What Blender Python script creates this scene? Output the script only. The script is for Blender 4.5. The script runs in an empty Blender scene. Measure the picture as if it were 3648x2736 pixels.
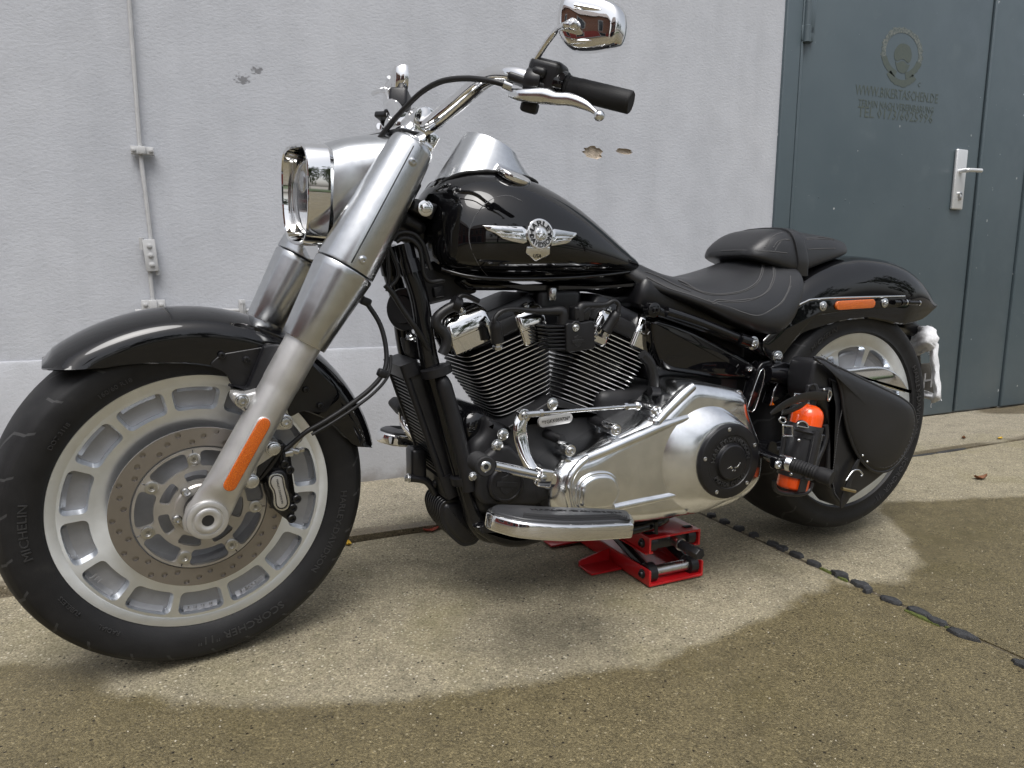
import bpy, bmesh, math, random
from mathutils import Vector, Matrix
random.seed(7)
R_ = math.radians
scene = bpy.context.scene
# ------------------------------------------------------------------ camera, light, exposure
FPX = 2596.39                                   # focal length for a picture 3648 px wide
CAM = Vector((-0.0332, -1.4874, 0.7476))
yaw, pit, rol = 0.4475, 0.1544, 0.0072
Fw = Vector((math.sin(yaw)*math.cos(pit), math.cos(yaw)*math.cos(pit), -math.sin(pit)))
Rt0 = Vector((math.cos(yaw), -math.sin(yaw), 0)); Up0 = Rt0.cross(Fw)
Rt = Rt0*math.cos(rol) + Up0*math.sin(rol); Up = Up0*math.cos(rol) - Rt0*math.sin(rol)
cd = bpy.data.cameras.new('camera'); cam = bpy.data.objects.new('camera', cd)
scene.collection.objects.link(cam); scene.camera = cam
cd.sensor_fit = 'HORIZONTAL'; cd.sensor_width = 36; cd.lens = FPX/3648*36
cd.clip_start = 0.02; cd.clip_end = 1200
cam.matrix_world = Matrix(((Rt.x, Up.x, -Fw.x, CAM.x), (Rt.y, Up.y, -Fw.y, CAM.y), (Rt.z, Up.z, -Fw.z, CAM.z), (0, 0, 0, 1)))
scene.render.resolution_x, scene.render.resolution_y = 1024, 768
SUN_EL, SUN_AZ = R_(64), R_(205)               # soft light from above, behind the photographer
w = bpy.data.worlds.new('World'); scene.world = w; w.use_nodes = True
nt = w.node_tree; bg = nt.nodes['Background']
sky = nt.nodes.new('ShaderNodeTexSky'); sky.sky_type = 'NISHITA'; sky.sun_disc = False
sky.sun_elevation = SUN_EL; sky.sun_rotation = SUN_AZ; sky.dust_density = 4.0; sky.air_density = 1.0
hs = nt.nodes.new('ShaderNodeHueSaturation'); hs.inputs['Saturation'].default_value = 0.34
nt.links.new(sky.outputs[0], hs.inputs['Color']); nt.links.new(hs.outputs[0], bg.inputs['Color'])
bg.inputs['Strength'].default_value = 0.13
sl = bpy.data.lights.new('sun', 'SUN'); sun = bpy.data.objects.new('sun', sl); scene.collection.objects.link(sun)
sl.energy = 1.55; sl.angle = R_(36); sl.color = (1, .985, .965)
sd = Vector((math.sin(SUN_AZ)*math.cos(SUN_EL), math.cos(SUN_AZ)*math.cos(SUN_EL), math.sin(SUN_EL)))
sun.rotation_euler = (-sd).to_track_quat('-Z', 'Y').to_euler()
scene.view_settings.view_transform = 'Standard'; scene.view_settings.look = 'None'
scene.view_settings.gamma = 1; scene.view_settings.use_curve_mapping = False
scene.view_settings.exposure = 0.48
# ------------------------------------------------------------------ measuring: a point of the place, seen at a spot of a detail view, at a known depth
STEER, CAST = 0.1285, 0.532
AX = Vector((math.sin(CAST), 0, math.cos(CAST)))             # steering axis
AO = Vector((0.072*math.cos(CAST), 0, .3245-.072*math.sin(CAST)))
MS = Matrix.Translation(AO) @ Matrix.Rotation(STEER, 4, AX) @ Matrix.Translation(-AO)
MSI = MS.inverted(); CAMS = MSI @ CAM; MSI3 = MSI.to_3x3()
VIEW = dict(A1=(0,1000,.8739),A2=(900,400,.5424),A3=(1300,0,.4973),A4=(1400,500,.4822),A5=(1300,950,.6631),A6=(2200,750,.5425),
 A7=(2500,1150,.5426),A8=(1600,1300,.5425),B1=(2700,0,.9644),B2=(350,0,.7835),B4=(2400,1700,.6246),B5=(1700,700,.2034),
 B6=(1900,1750,.3165),B7=(700,1350,.3617),B8=(3000,50,.2713),C1=(0,1200,.7234),C2=(2500,1100,.5122),C4=(1150,1600,.2411),
 C5=(3200,1400,.2025),E1=(1330,230,.199),E2=(1780,200,.2486),E3=(1950,0,.1808),E4=(980,480,.2532),E5=(1380,640,.3617),E6=(1350,1050,.3015),D=(0,0,1.64919))
def at(k, x, y, Y=None, X=None, Z=None, st=False):
    x0, y0, s = VIEW[k]; x = x0+x*s; y = y0+y*s
    d = Fw + Rt*((x-1824)/FPX) - Up*((y-1368)/FPX); c = CAM
    if st: d = MSI3 @ d; c = CAMS
    t = (Y-c.y)/d.y if Y is not None else (X-c.x)/d.x if X is not None else (Z-c.z)/d.z
    return c + d*t
def atp(k, x, y, P0, n, st=False):                   # the same on any plane through P0
    x0, y0, s = VIEW[k]; x = x0+x*s; y = y0+y*s; c = CAM
    d = Fw + Rt*((x-1824)/FPX) - Up*((y-1368)/FPX)
    if st: d = MSI3 @ d; c = CAMS
    return c + d*((Vector(P0)-c).dot(Vector(n))/d.dot(Vector(n)))
def ats(k, x, y, Y): return at(k, x, y, Y=Y, st=True)
def xz(k, pts, Y, st=False): return [(p.x, p.z) for p in (at(k, a, b, Y=Y, st=st) for a, b in pts)]
# ------------------------------------------------------------------ mesh tools
class MB:
    def __init__(s): s.v = []; s.f = []; s.m = []
    def add(s, vf, mat=0):
        v, f = vf; n = len(s.v); s.v += [Vector(p) for p in v]; s.f += [tuple(i+n for i in q) for q in f]; s.m += [mat]*len(f); return s
ROOT_LOC = {}
def mesh_of(name, mb, mats, sharp=38, steer=False, off=None):
    me = bpy.data.meshes.new(name)
    vs = [MS @ p for p in mb.v] if steer else mb.v
    if off is not None: vs = [p-off for p in vs]
    me.from_pydata([tuple(p) for p in vs], [], mb.f)
    for m in mats: me.materials.append(MAT[m])
    if len(mats) > 1: me.polygons.foreach_set('material_index', mb.m)
    bm = bmesh.new(); bm.from_mesh(me); bmesh.ops.recalc_face_normals(bm, faces=bm.faces); bm.to_mesh(me); bm.free()
    me.polygons.foreach_set('use_smooth', [True]*len(me.polygons))
    if sharp is not None: me.set_sharp_from_angle(angle=R_(sharp))
    me.update(); return me
def obj(name, vf, mats, parent=None, sharp=38, steer=False):
    mb = vf if isinstance(vf, MB) else MB().add(vf)
    if isinstance(mats, str): mats = [mats]
    top = parent
    while top is not None and top.parent is not None: top = top.parent
    off = ROOT_LOC.get(top.name) if top is not None else None
    o = bpy.data.objects.new(name, mesh_of(name, mb, mats, sharp, steer, off))
    scene.collection.objects.link(o); o.parent = parent
    return o
def thing(name, label, cat, loc=(0,0,0), group=None):
    o = bpy.data.objects.new(name, None); scene.collection.objects.link(o); o.location = loc
    o.empty_display_size = .1
    ROOT_LOC[o.name] = Vector(loc); o['label'] = label; o['category'] = cat
    if group: o['group'] = group
    return o
def tag(o, label, cat, group=None):
    o['label'] = label; o['category'] = cat
    if group: o['group'] = group
    return o
def struct(o): o['kind'] = 'structure'; return o
def cr(pts, n=6, closed=False):                      # Catmull-Rom through points
    P = [Vector(p) for p in pts]; N = len(P); out = []
    for i in range(N if closed else N-1):
        if closed: a, b, c, d = P[i-1], P[i], P[(i+1) % N], P[(i+2) % N]
        else: a, b, c, d = P[max(i-1, 0)], P[i], P[i+1], P[min(i+2, N-1)]
        for j in range(n):
            t = j/n; out.append(.5*((2*b)+(c-a)*t+(2*a-5*b+4*c-d)*t*t+(3*b-a-3*c+d)*t**3))
    if not closed: out.append(P[-1])
    return out
def cr2(pts, n=6, closed=True): return [(p.x, p.y) for p in cr([(a, b, 0) for a, b in pts], n, closed)]
def frames(P):
    T = [(P[min(i+1, len(P)-1)]-P[max(i-1, 0)]).normalized() for i in range(len(P))]
    n = T[0].orthogonal().normalized(); out = []
    for t in T:
        n = (n - t*n.dot(t)); n = n.normalized() if n.length > 1e-9 else t.orthogonal().normalized()
        out.append((t, n, t.cross(n)))
    return out
def tube(pts, r, n=12, sub=6, cap=True, smooth=True):
    P = [Vector(p) for p in pts]; K = len(P)
    rs = r if isinstance(r, (list, tuple)) else [r]*K
    if smooth and K > 2:
        Q = cr(P, sub); rr = []
        for i in range(K-1):
            for j in range(sub): rr.append(rs[i]+(rs[i+1]-rs[i])*j/sub)
        rr.append(rs[-1]); P = Q; rs = rr
    fr = frames(P); v = []; f = []
    for p, q, (t, a, b) in zip(P, rs, fr):
        for k in range(n):
            an = 2*math.pi*k/n; v.append(p + a*(q*math.cos(an)) + b*(q*math.sin(an)))
    for i in range(len(P)-1):
        for k in range(n):
            f.append((i*n+k, i*n+(k+1) % n, (i+1)*n+(k+1) % n, (i+1)*n+k))
    if cap: f += [tuple(range(n)), tuple(range((len(P)-1)*n, len(P)*n))]
    return v, f
def loft(rings, caps=True, closed=True):
    n = len(rings[0]); v = [p for r in rings for p in r]; f = []
    for i in range(len(rings)-1):
        for k in range(n if closed else n-1):
            f.append((i*n+k, i*n+(k+1) % n, (i+1)*n+(k+1) % n, (i+1)*n+k))
    if caps and closed: f += [tuple(range(n)), tuple(range((len(rings)-1)*n, len(rings)*n))]
    return v, f
def lathe(prof, c, axis, n=32, caps=True):            # prof: (distance along axis, radius)
    c = Vector(c); ax = Vector(axis).normalized(); a = ax.orthogonal().normalized(); b = ax.cross(a)
    rings = [[c+ax*h+a*(r*math.cos(2*math.pi*k/n))+b*(r*math.sin(2*math.pi*k/n)) for k in range(n)] for h, r in prof]
    return loft(rings, caps)
def offs(poly, d):                                    # inset an outline by d (any winding)
    n = len(poly); A = sum(poly[i-1][0]*poly[i][1]-poly[i][0]*poly[i-1][1] for i in range(n)); s = 1 if A > 0 else -1
    out = []
    for i in range(n):
        p, q, r = Vector(poly[i-1]), Vector(poly[i]), Vector(poly[(i+1) % n])
        e1, e2 = (q-p), (r-q)
        if e1.length < 1e-9: e1 = e2
        if e2.length < 1e-9: e2 = e1
        n1 = Vector((-e1.y, e1.x)).normalized(); n2 = Vector((-e2.y, e2.x)).normalized()
        m = n1+n2; m = m.normalized() if m.length > 1e-6 else n1
        k = d/max(.5, m.dot(n1)); out.append((q.x+m.x*k*s, q.y+m.y*k*s))
    return out
def rounded(poly, r, n=4):                            # round the corners of an outline
    out = []; N = len(poly)
    for i in range(N):
        p, q, s = Vector(poly[i-1]), Vector(poly[i]), Vector(poly[(i+1) % N])
        k = min(r, (p-q).length*.45, (s-q).length*.45)
        a = q+(p-q).normalized()*k; b = q+(s-q).normalized()*k
        for j in range(n+1):
            t = j/n; u = (a*(1-t)**2)+(q*2*t*(1-t))+(b*t*t); out.append((u.x, u.y))
    return out
def slab(poly, h0, h1, to3, bev=.003, seg=3, back=False):    # outline extruded h0 (face side) to h1, front edge rounded
    rings = []
    for j in range(seg+1):
        t = j/seg*math.pi/2; ins = bev*(1-math.sin(t)); h = h0+(h1-h0)/abs(h1-h0)*bev*(1-math.cos(t))
        rings.append([to3(u, v, h) for u, v in offs(poly, ins)])
    if back:
        for j in range(seg, -1, -1):
            t = j/seg*math.pi/2; ins = bev*(1-math.sin(t)); h = h1-(h1-h0)/abs(h1-h0)*bev*(1-math.cos(t))
            rings.append([to3(u, v, h) for u, v in offs(poly, ins)])
    else: rings.append([to3(u, v, h1) for u, v in poly])
    return loft(rings)
def Yp(u, v, h): return Vector((u, h, v))             # outline in the side view (x, z), thickness along y
def plate(k, pts, Y, th, bev=.003, st=False, rnd=0, seg=3, smooth=0, back=True):
    q = xz(k, pts, Y, st)
    if smooth: q = cr2(q, smooth)
    if rnd: q = rounded(q, rnd)
    return slab(q, Y, Y+th, Yp, bev, seg, back)
def box(c, s, rot=None, bev=.003, seg=2):
    hx, hy, hz = s[0]/2, s[1]/2, s[2]/2; b = min(bev, hx*.9, hy*.9, hz*.9)
    M = Matrix.Translation(Vector(c)) @ (rot.to_4x4() if rot is not None else Matrix.Identity(4))
    poly = rounded([(-hx, -hy), (hx, -hy), (hx, hy), (-hx, hy)], b*1.2, 3) if b > 0 else [(-hx, -hy), (hx, -hy), (hx, hy), (-hx, hy)]
    return slab(poly, -hz, hz, lambda u, v, h: M @ Vector((u, v, h)), b, seg, True)
def rotY(a): return Matrix.Rotation(a, 3, 'Y')
def ball(c, r, n=16, sc=(1,1,1)):
    c = Vector(c); rings = []
    for i in range(1, n//2):
        t = math.pi*i/(n//2)
        rings.append([c+Vector((r*sc[0]*math.sin(t)*math.cos(2*math.pi*k/n), r*sc[1]*math.sin(t)*math.sin(2*math.pi*k/n), r*sc[2]*math.cos(t))) for k in range(n)])
    return loft(rings)
def bolt(c, axis, r, h=None, sock=True):               # domed socket-head bolt
    h = h or r*.7; ax = Vector(axis)
    prof = [(0, r), (h*.6, r), (h*.9, r*.85), (h, r*.6)]
    if sock: prof += [(h, r*.45), (h*.45, r*.42), (h*.45, 0.0002)]
    else: prof += [(h*1.03, .0002)]
    return lathe(prof, c, ax, 14)
def hexbolt(c, axis, r, h):
    mb = lathe([(0, r*1.35), (h*.25, r*1.35), (h*.3, r*1.2)], c, axis, 20)
    hx = lathe([(h*.25, r), (h*.9, r), (h, r*.82)], c, axis, 6)
    return MB().add(mb).add(hx)
def capsule(a, b, r, n=10):                            # 2-D outline of a slot from a to b
    a, b = Vector(a), Vector(b); t = math.atan2(b.y-a.y, b.x-a.x); out = []
    for c, s in ((b, -90), (a, 90)):
        for i in range(n+1):
            an = t+R_(s+180*i/n); out.append((c.x+r*math.cos(an), c.y+r*math.sin(an)))
    return out
def ngon(c, r, n, ph=0): return [(c[0]+r*math.cos(ph+2*math.pi*i/n), c[1]+r*math.sin(ph+2*math.pi*i/n)) for i in range(n)]
def text_mesh(s, size, ext=.0005, res=2, bold=0):
    cu = bpy.data.curves.new('t', 'FONT'); cu.body = s; cu.size = size; cu.align_x = 'CENTER'; cu.extrude = ext; cu.resolution_u = res; cu.offset = bold*size
    o = bpy.data.objects.new('t', cu); scene.collection.objects.link(o)
    bpy.context.view_layer.update()
    me = bpy.data.meshes.new_from_object(o.evaluated_get(bpy.context.evaluated_depsgraph_get()))
    v = [Vector(p.co) for p in me.vertices]; f = [tuple(p.vertices) for p in me.polygons]
    bpy.data.objects.remove(o); bpy.data.curves.remove(cu); bpy.data.meshes.remove(me)
    return v, f
def arc_text(s, c, r, y, size, ang, inward=False, ext=.0006, stretch=1.0, ysign=-1, bend=None, bold=0):
    """lettering bent round a wheel-like disc facing -y; ang = angle of its middle (degrees, 0 = +x, 90 = up)"""
    v, f = text_mesh(s, size, ext, 2, bold); out = []
    for p in v:
        if not inward: t = R_(ang)-p.x*stretch/r; rr = r+p.y
        else: t = R_(ang)+p.x*stretch/r; rr = r-p.y
        yy = (bend(rr) if bend else y)+ysign*p.z
        out.append(Vector((c[0]+rr*math.cos(t), yy, c[1]+rr*math.sin(t))))
    return out, f
# ------------------------------------------------------------------ materials
MAT = {}
def newmat(name):
    m = bpy.data.materials.new(name); m.use_nodes = True; MAT[name] = m
    return m, m.node_tree, m.node_tree.nodes['Principled BSDF']
def N(t, ty, **kw):
    n = t.nodes.new(ty)
    for k, v in kw.items():
        if k in n.inputs: n.inputs[k].default_value = v
        else: setattr(n, k, v)
    return n
def coords(t, kind='Object', scale=None):
    c = N(t, 'ShaderNodeTexCoord'); return c.outputs[kind]
def noise(t, sc, det=4, vec=None, rough=.55, kind='Generated'):
    n = N(t, 'ShaderNodeTexNoise', Scale=sc, Detail=det, Roughness=rough); t.links.new(vec or coords(t, 'Object'), n.inputs['Vector']); return n
def ramp(t, src, stops):
    r = N(t, 'ShaderNodeValToRGB'); e = r.color_ramp.elements
    while len(e) < len(stops): e.new(.5)
    for q, (p, c) in zip(e, stops):
        q.position = p; q.color = (c, c, c, 1) if isinstance(c, (int, float)) else (*c, 1)
    t.links.new(src, r.inputs['Fac']); return r
def bump(t, b, src, strength=.3, dist=.002):
    n = N(t, 'ShaderNodeBump', Strength=strength, Distance=dist); t.links.new(src, n.inputs['Height'])
    t.links.new(n.outputs[0], b.inputs['Normal']); return n
def simple(name, col, rough=.4, metal=0, spec=.5, coat=0, var=0, vsc=30, bmp=0, bsc=200, bdist=.001, coat_r=.03):
    m, t, b = newmat(name)
    b.inputs['Base Color'].default_value = (*col, 1); b.inputs['Roughness'].default_value = rough
    b.inputs['Metallic'].default_value = metal; b.inputs['Specular IOR Level'].default_value = spec
    b.inputs['Coat Weight'].default_value = coat; b.inputs['Coat Roughness'].default_value = coat_r
    if var:
        n = noise(t, vsc, 5)
        r = ramp(t, n.outputs['Fac'], [(.3, tuple(c*(1-var) for c in col)), (.7, tuple(min(1, c*(1+var)) for c in col))])
        t.links.new(r.outputs[0], b.inputs['Base Color'])
        mr = N(t, 'ShaderNodeMapRange'); mr.inputs['To Min'].default_value = max(.01, rough*(1-var)); mr.inputs['To Max'].default_value = min(1, rough*(1+var))
        t.links.new(n.outputs['Fac'], mr.inputs['Value']); t.links.new(mr.outputs[0], b.inputs['Roughness'])
    if bmp: bump(t, b, noise(t, bsc, 3).outputs['Fac'], bmp, bdist)
    return m
simple('gloss_black', (.0035, .0035, .0042), .025, 0, .6)
simple('frame_black', (.005, .005, .006), .09, 0, .5)
simple('satin_black', (.008, .008, .0095), .34, 0, .5, var=.25, bmp=.1)
simple('engine_black', (.010, .010, .0115), .48, .0, .5, var=.3, bmp=.25, bsc=600)
simple('plastic_black', (.010, .010, .0115), .42, 0, .4, var=.2, bmp=.1, bsc=900)
simple('rubber', (.013, .013, .014), .62, 0, .35, var=.3, vsc=40, bmp=.15, bsc=700)
simple('board_rubber', (.03, .031, .034), .4, 0, .7, bmp=.1)
simple('moulded_text', (.032, .032, .033), .5)
simple('hose', (.011, .011, .012), .4, 0, .45, var=.2)
simple('chrome', (.82, .82, .82), .035, 1)
simple('satin_silver', (.60, .615, .63), .26, 1, var=.06, vsc=60)
simple('cast_alu', (.60, .595, .585), .36, .72, var=.08, bmp=.05, bsc=900)
simple('polished_alu', (.80, .815, .83), .19, 1, var=.12, vsc=25, bmp=.02, bsc=60)
simple('handle_alu', (.72, .73, .74), .4, .6)
simple('steel', (.55, .55, .54), .28, 1, var=.15)
simple('zinc', (.62, .63, .64), .22, 1, var=.15)
simple('disc_steel', (.31, .285, .26), .3, .8, var=.05, vsc=12)
simple('disc_carrier', (.46, .44, .41), .36, .75, var=.1)
simple('pocket_grey', (.30, .305, .32), .42, .45, var=.1)
simple('fin_edge', (.80, .80, .79), .28, .6)
simple('derby_letter', (.03, .03, .031), .3, 0, .6)  # lighter than the cover, standing in for light the raised letters catch
simple('seat_leather', (.014, .0145, .0165), .40, 0, .6, var=.18, vsc=14, bmp=.22, bsc=420, bdist=.0006)
simple('bag_leather', (.011, .0112, .013), .40, 0, .6, var=.25, vsc=10, bmp=.15, bsc=260, bdist=.0006)
simple('stitch', (.06, .06, .062), .7)
simple('pinstripe', (.10, .10, .105), .35)
simple('red_paint', (.46, .008, .012), .3, 0, .5, .4, var=.1, vsc=12)
simple('orange_paint', (.86, .085, .006), .22, 0, .5, .6)
simple('grey_text', (.05, .05, .05), .5)
simple('white_print', (.6, .6, .6), .6)
simple('emblem_face', (.72, .73, .75), .35, .35)
simple('emblem_black', (.006, .006, .007), .35)
simple('brass', (.45, .36, .2), .35, 1)
simple('lens_dark', (.02, .02, .022), .15)
simple('plate_grey', (.18, .17, .15), .5)
simple('leaf_yellow', (.52, .33, .03), .6, var=.3, vsc=300)
simple('leaf_brown', (.16, .06, .02), .7, var=.4, vsc=300)
simple('leaf_red', (.28, .045, .02), .6, var=.4, vsc=200)
simple('wood_white', (.5, .5, .49), .6)
simple('red_render', (.30, .055, .045), .7, var=.12, vsc=2)
simple('roof_tile', (.09, .06, .055), .7, var=.3, vsc=6)
simple('window_glass', (.03, .035, .04), .06, 0, .6)
simple('bark', (.07, .055, .04), .85, var=.4, vsc=20)
m = simple('rim_machined', (.86, .90, .95), .33, .97, var=.05)
q_ = m.node_tree; b_ = q_.nodes['Principled BSDF']; b_.inputs['Anisotropic'].default_value = .9; tg = N(q_, 'ShaderNodeTangent', direction_type='RADIAL', axis='Y'); q_.links.new(tg.outputs[0], b_.inputs['Tangent'])
m = simple('cloth_white', (.72, .73, .75), .9, 0, .1, var=.08, vsc=60, bmp=.5, bsc=350, bdist=.002)
m.node_tree.nodes['Principled BSDF'].inputs['Sheen Weight'].default_value = .4
m, t, b = newmat('amber')                                # moulded reflector: prisms under a clear face
b.inputs['Base Color'].default_value = (.9, .20, .004, 1); b.inputs['Roughness'].default_value = .12; b.inputs['Coat Weight'].default_value = 1
vo = N(t, 'ShaderNodeTexVoronoi', Scale=650.0); t.links.new(coords(t), vo.inputs['Vector'])
r = ramp(t, vo.outputs['Distance'], [(0., (.95, .26, .004)), (.5, (.52, .09, .0012))]); t.links.new(r.outputs[0], b.inputs['Base Color'])
bump(t, b, vo.outputs['Distance'], .55, .0015)
m, t, b = newmat('clear_glass')
b.inputs['Transmission Weight'].default_value = 1; b.inputs['Roughness'].default_value = .01; b.inputs['IOR'].default_value = 1.3
m, t, b = newmat('tyre')                                 # rubber with cut tread grooves (uv: turns, across)
b.inputs['Base Color'].default_value = (.012, .012, .013, 1); b.inputs['Roughness'].default_value = .58; b.inputs['Specular IOR Level'].default_value = .4
uv = N(t, 'ShaderNodeUVMap'); sx = N(t, 'ShaderNodeSeparateXYZ'); t.links.new(uv.outputs[0], sx.inputs[0])
def mth(op, a, bb=None, cc=None):
    n = N(t, 'ShaderNodeMath', operation=op)
    for i, q in enumerate((a, bb, cc)):
        if q is None: continue
        if isinstance(q, (int, float)): n.inputs[i].default_value = q
        else: t.links.new(q, n.inputs[i])
    return n.outputs[0]
u, v = sx.outputs['X'], sx.outputs['Y']                 # v: 0 centre of tread .. 1 bead
def groove(n, sh, slope, wid, v0, v1):
    ph = mth('FRACT', mth('ADD', mth('ADD', mth('MULTIPLY', u, n), sh), mth('MULTIPLY', v, slope)))
    d = mth('ABSOLUTE', mth('SUBTRACT', ph, .5))
    g = mth('LESS_THAN', d, wid); return mth('MULTIPLY', g, mth('MULTIPLY', mth('GREATER_THAN', v, v0), mth('LESS_THAN', v, v1)))
G = mth('MAXIMUM', groove(13, -.494, 2.4, .030, .10, .26), mth('MAXIMUM', groove(13, 0, .5, .018, .26, .50), groove(13, .5, .4, .016, .31, .50)))
nz = noise(t, 500, 3)
H = mth('ADD', mth('MULTIPLY', G, -1.0), mth('MULTIPLY', nz.outputs['Fac'], .12))
bump(t, b, H, .8, .003)
rr = ramp(t, noise(t, 26, 6).outputs['Fac'], [(.35, (.007, .007, .008)), (.62, (.012, .012, .013)), (.8, (.026, .025, .024))])
gm = N(t, 'ShaderNodeMix', data_type='RGBA'); t.links.new(G, gm.inputs[0]); t.links.new(rr.outputs[0], gm.inputs[6]); gm.inputs[7].default_value = (.045, .045, .046, 1)  # paler groove colour stands in for light caught on the groove walls
t.links.new(gm.outputs[2], b.inputs['Base Color'])
# wall: painted rough-cast plaster
m, t, b = newmat('plaster')
b.inputs['Roughness'].default_value = .8; b.inputs['Specular IOR Level'].default_value = .25
c = coords(t)
big = noise(t, 1.3, 4, c); mid = noise(t, 9, 4, c)
mp = N(t, 'ShaderNodeMapping'); mp.inputs['Rotation'].default_value = (0, R_(52), 0); mp.inputs['Scale'].default_value = (1, .2, 1.5); t.links.new(c, mp.inputs[0])
tr = noise(t, 85, 4, mp.outputs[0], .62); fine = noise(t, 300, 2, c, .6)
r1 = ramp(t, big.outputs['Fac'], [(.3, (.455, .472, .508)), (.7, (.50, .515, .548))])
r2 = ramp(t, mid.outputs['Fac'], [(.32, .93), (.6, 1.0)])
r3 = ramp(t, tr.outputs['Fac'], [(.28, .92), (.46, 1.0)])
mx = N(t, 'ShaderNodeMix', data_type='RGBA', blend_type='MULTIPLY'); mx.inputs[0].default_value = 1; t.links.new(r1.outputs[0], mx.inputs[6]); t.links.new(r2.outputs[0], mx.inputs[7])
mx2 = N(t, 'ShaderNodeMix', data_type='RGBA', blend_type='MULTIPLY'); mx2.inputs[0].default_value = .8; t.links.new(mx.outputs[2], mx2.inputs[6]); t.links.new(r3.outputs[0], mx2.inputs[7])
# scuffed dark patches
sm = None
for (px, pz, rx, rz) in ((.229, 1.312, .026, .016), (.275, 1.343, .022, .013)):
    mpx = N(t, 'ShaderNodeMapping'); mpx.inputs['Location'].default_value = (-px/rx, 0, -pz/rz); mpx.inputs['Scale'].default_value = (1/rx, 0, 1/rz); t.links.new(c, mpx.inputs[0])
    ln = N(t, 'ShaderNodeVectorMath', operation='LENGTH'); t.links.new(mpx.outputs[0], ln.inputs[0])
    q = ramp(t, mth('ADD', ln.outputs['Value'], mth('MULTIPLY', mth('SUBTRACT', tr.outputs['Fac'], .5), 3.5)), [(.45, 1), (.95, 0)]).outputs[0]
    sm = q if sm is None else mth('MAXIMUM', sm, q)
mx3 = N(t, 'ShaderNodeMix', data_type='RGBA'); t.links.new(mth('MULTIPLY', sm, .75), mx3.inputs[0]); t.links.new(mx2.outputs[2], mx3.inputs[6]); mx3.inputs[7].default_value = (.12, .12, .125, 1)
# grime at the wall's foot; plinth band tinted darker to offset ground-bounce light
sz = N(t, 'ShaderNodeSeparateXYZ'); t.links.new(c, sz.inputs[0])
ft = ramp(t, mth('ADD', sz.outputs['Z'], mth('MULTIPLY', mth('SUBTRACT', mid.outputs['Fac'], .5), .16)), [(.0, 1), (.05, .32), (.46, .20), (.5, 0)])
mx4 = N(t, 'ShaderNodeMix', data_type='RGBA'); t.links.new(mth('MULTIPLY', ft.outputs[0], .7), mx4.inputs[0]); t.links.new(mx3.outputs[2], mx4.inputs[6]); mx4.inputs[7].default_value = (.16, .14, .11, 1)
mpd = N(t, 'ShaderNodeMapping'); mpd.inputs['Scale'].default_value = (7, 1, .55); t.links.new(c, mpd.inputs[0])
dr_ = ramp(t, noise(t, 1.0, 5, mpd.outputs[0], .6).outputs['Fac'], [(.36, .90), (.55, 1.0)])
mx5 = N(t, 'ShaderNodeMix', data_type='RGBA', blend_type='MULTIPLY'); mx5.inputs[0].default_value = .55; t.links.new(mx4.outputs[2], mx5.inputs[6]); t.links.new(dr_.outputs[0], mx5.inputs[7])
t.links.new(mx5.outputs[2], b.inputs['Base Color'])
hh = mth('ADD', mth('MULTIPLY', tr.outputs['Fac'], 1.0), mth('MULTIPLY', fine.outputs['Fac'], .35))
bump(t, b, hh, .42, .003)
simple('plaster_chip', (.42, .36, .29), .9, 0, .1, var=.25, vsc=60, bmp=.8, bsc=160, bdist=.004)
simple('rod_paint', (.45, .455, .46), .6, 0, .3, var=.08, vsc=40, bmp=.25, bsc=120, bdist=.002)
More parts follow.
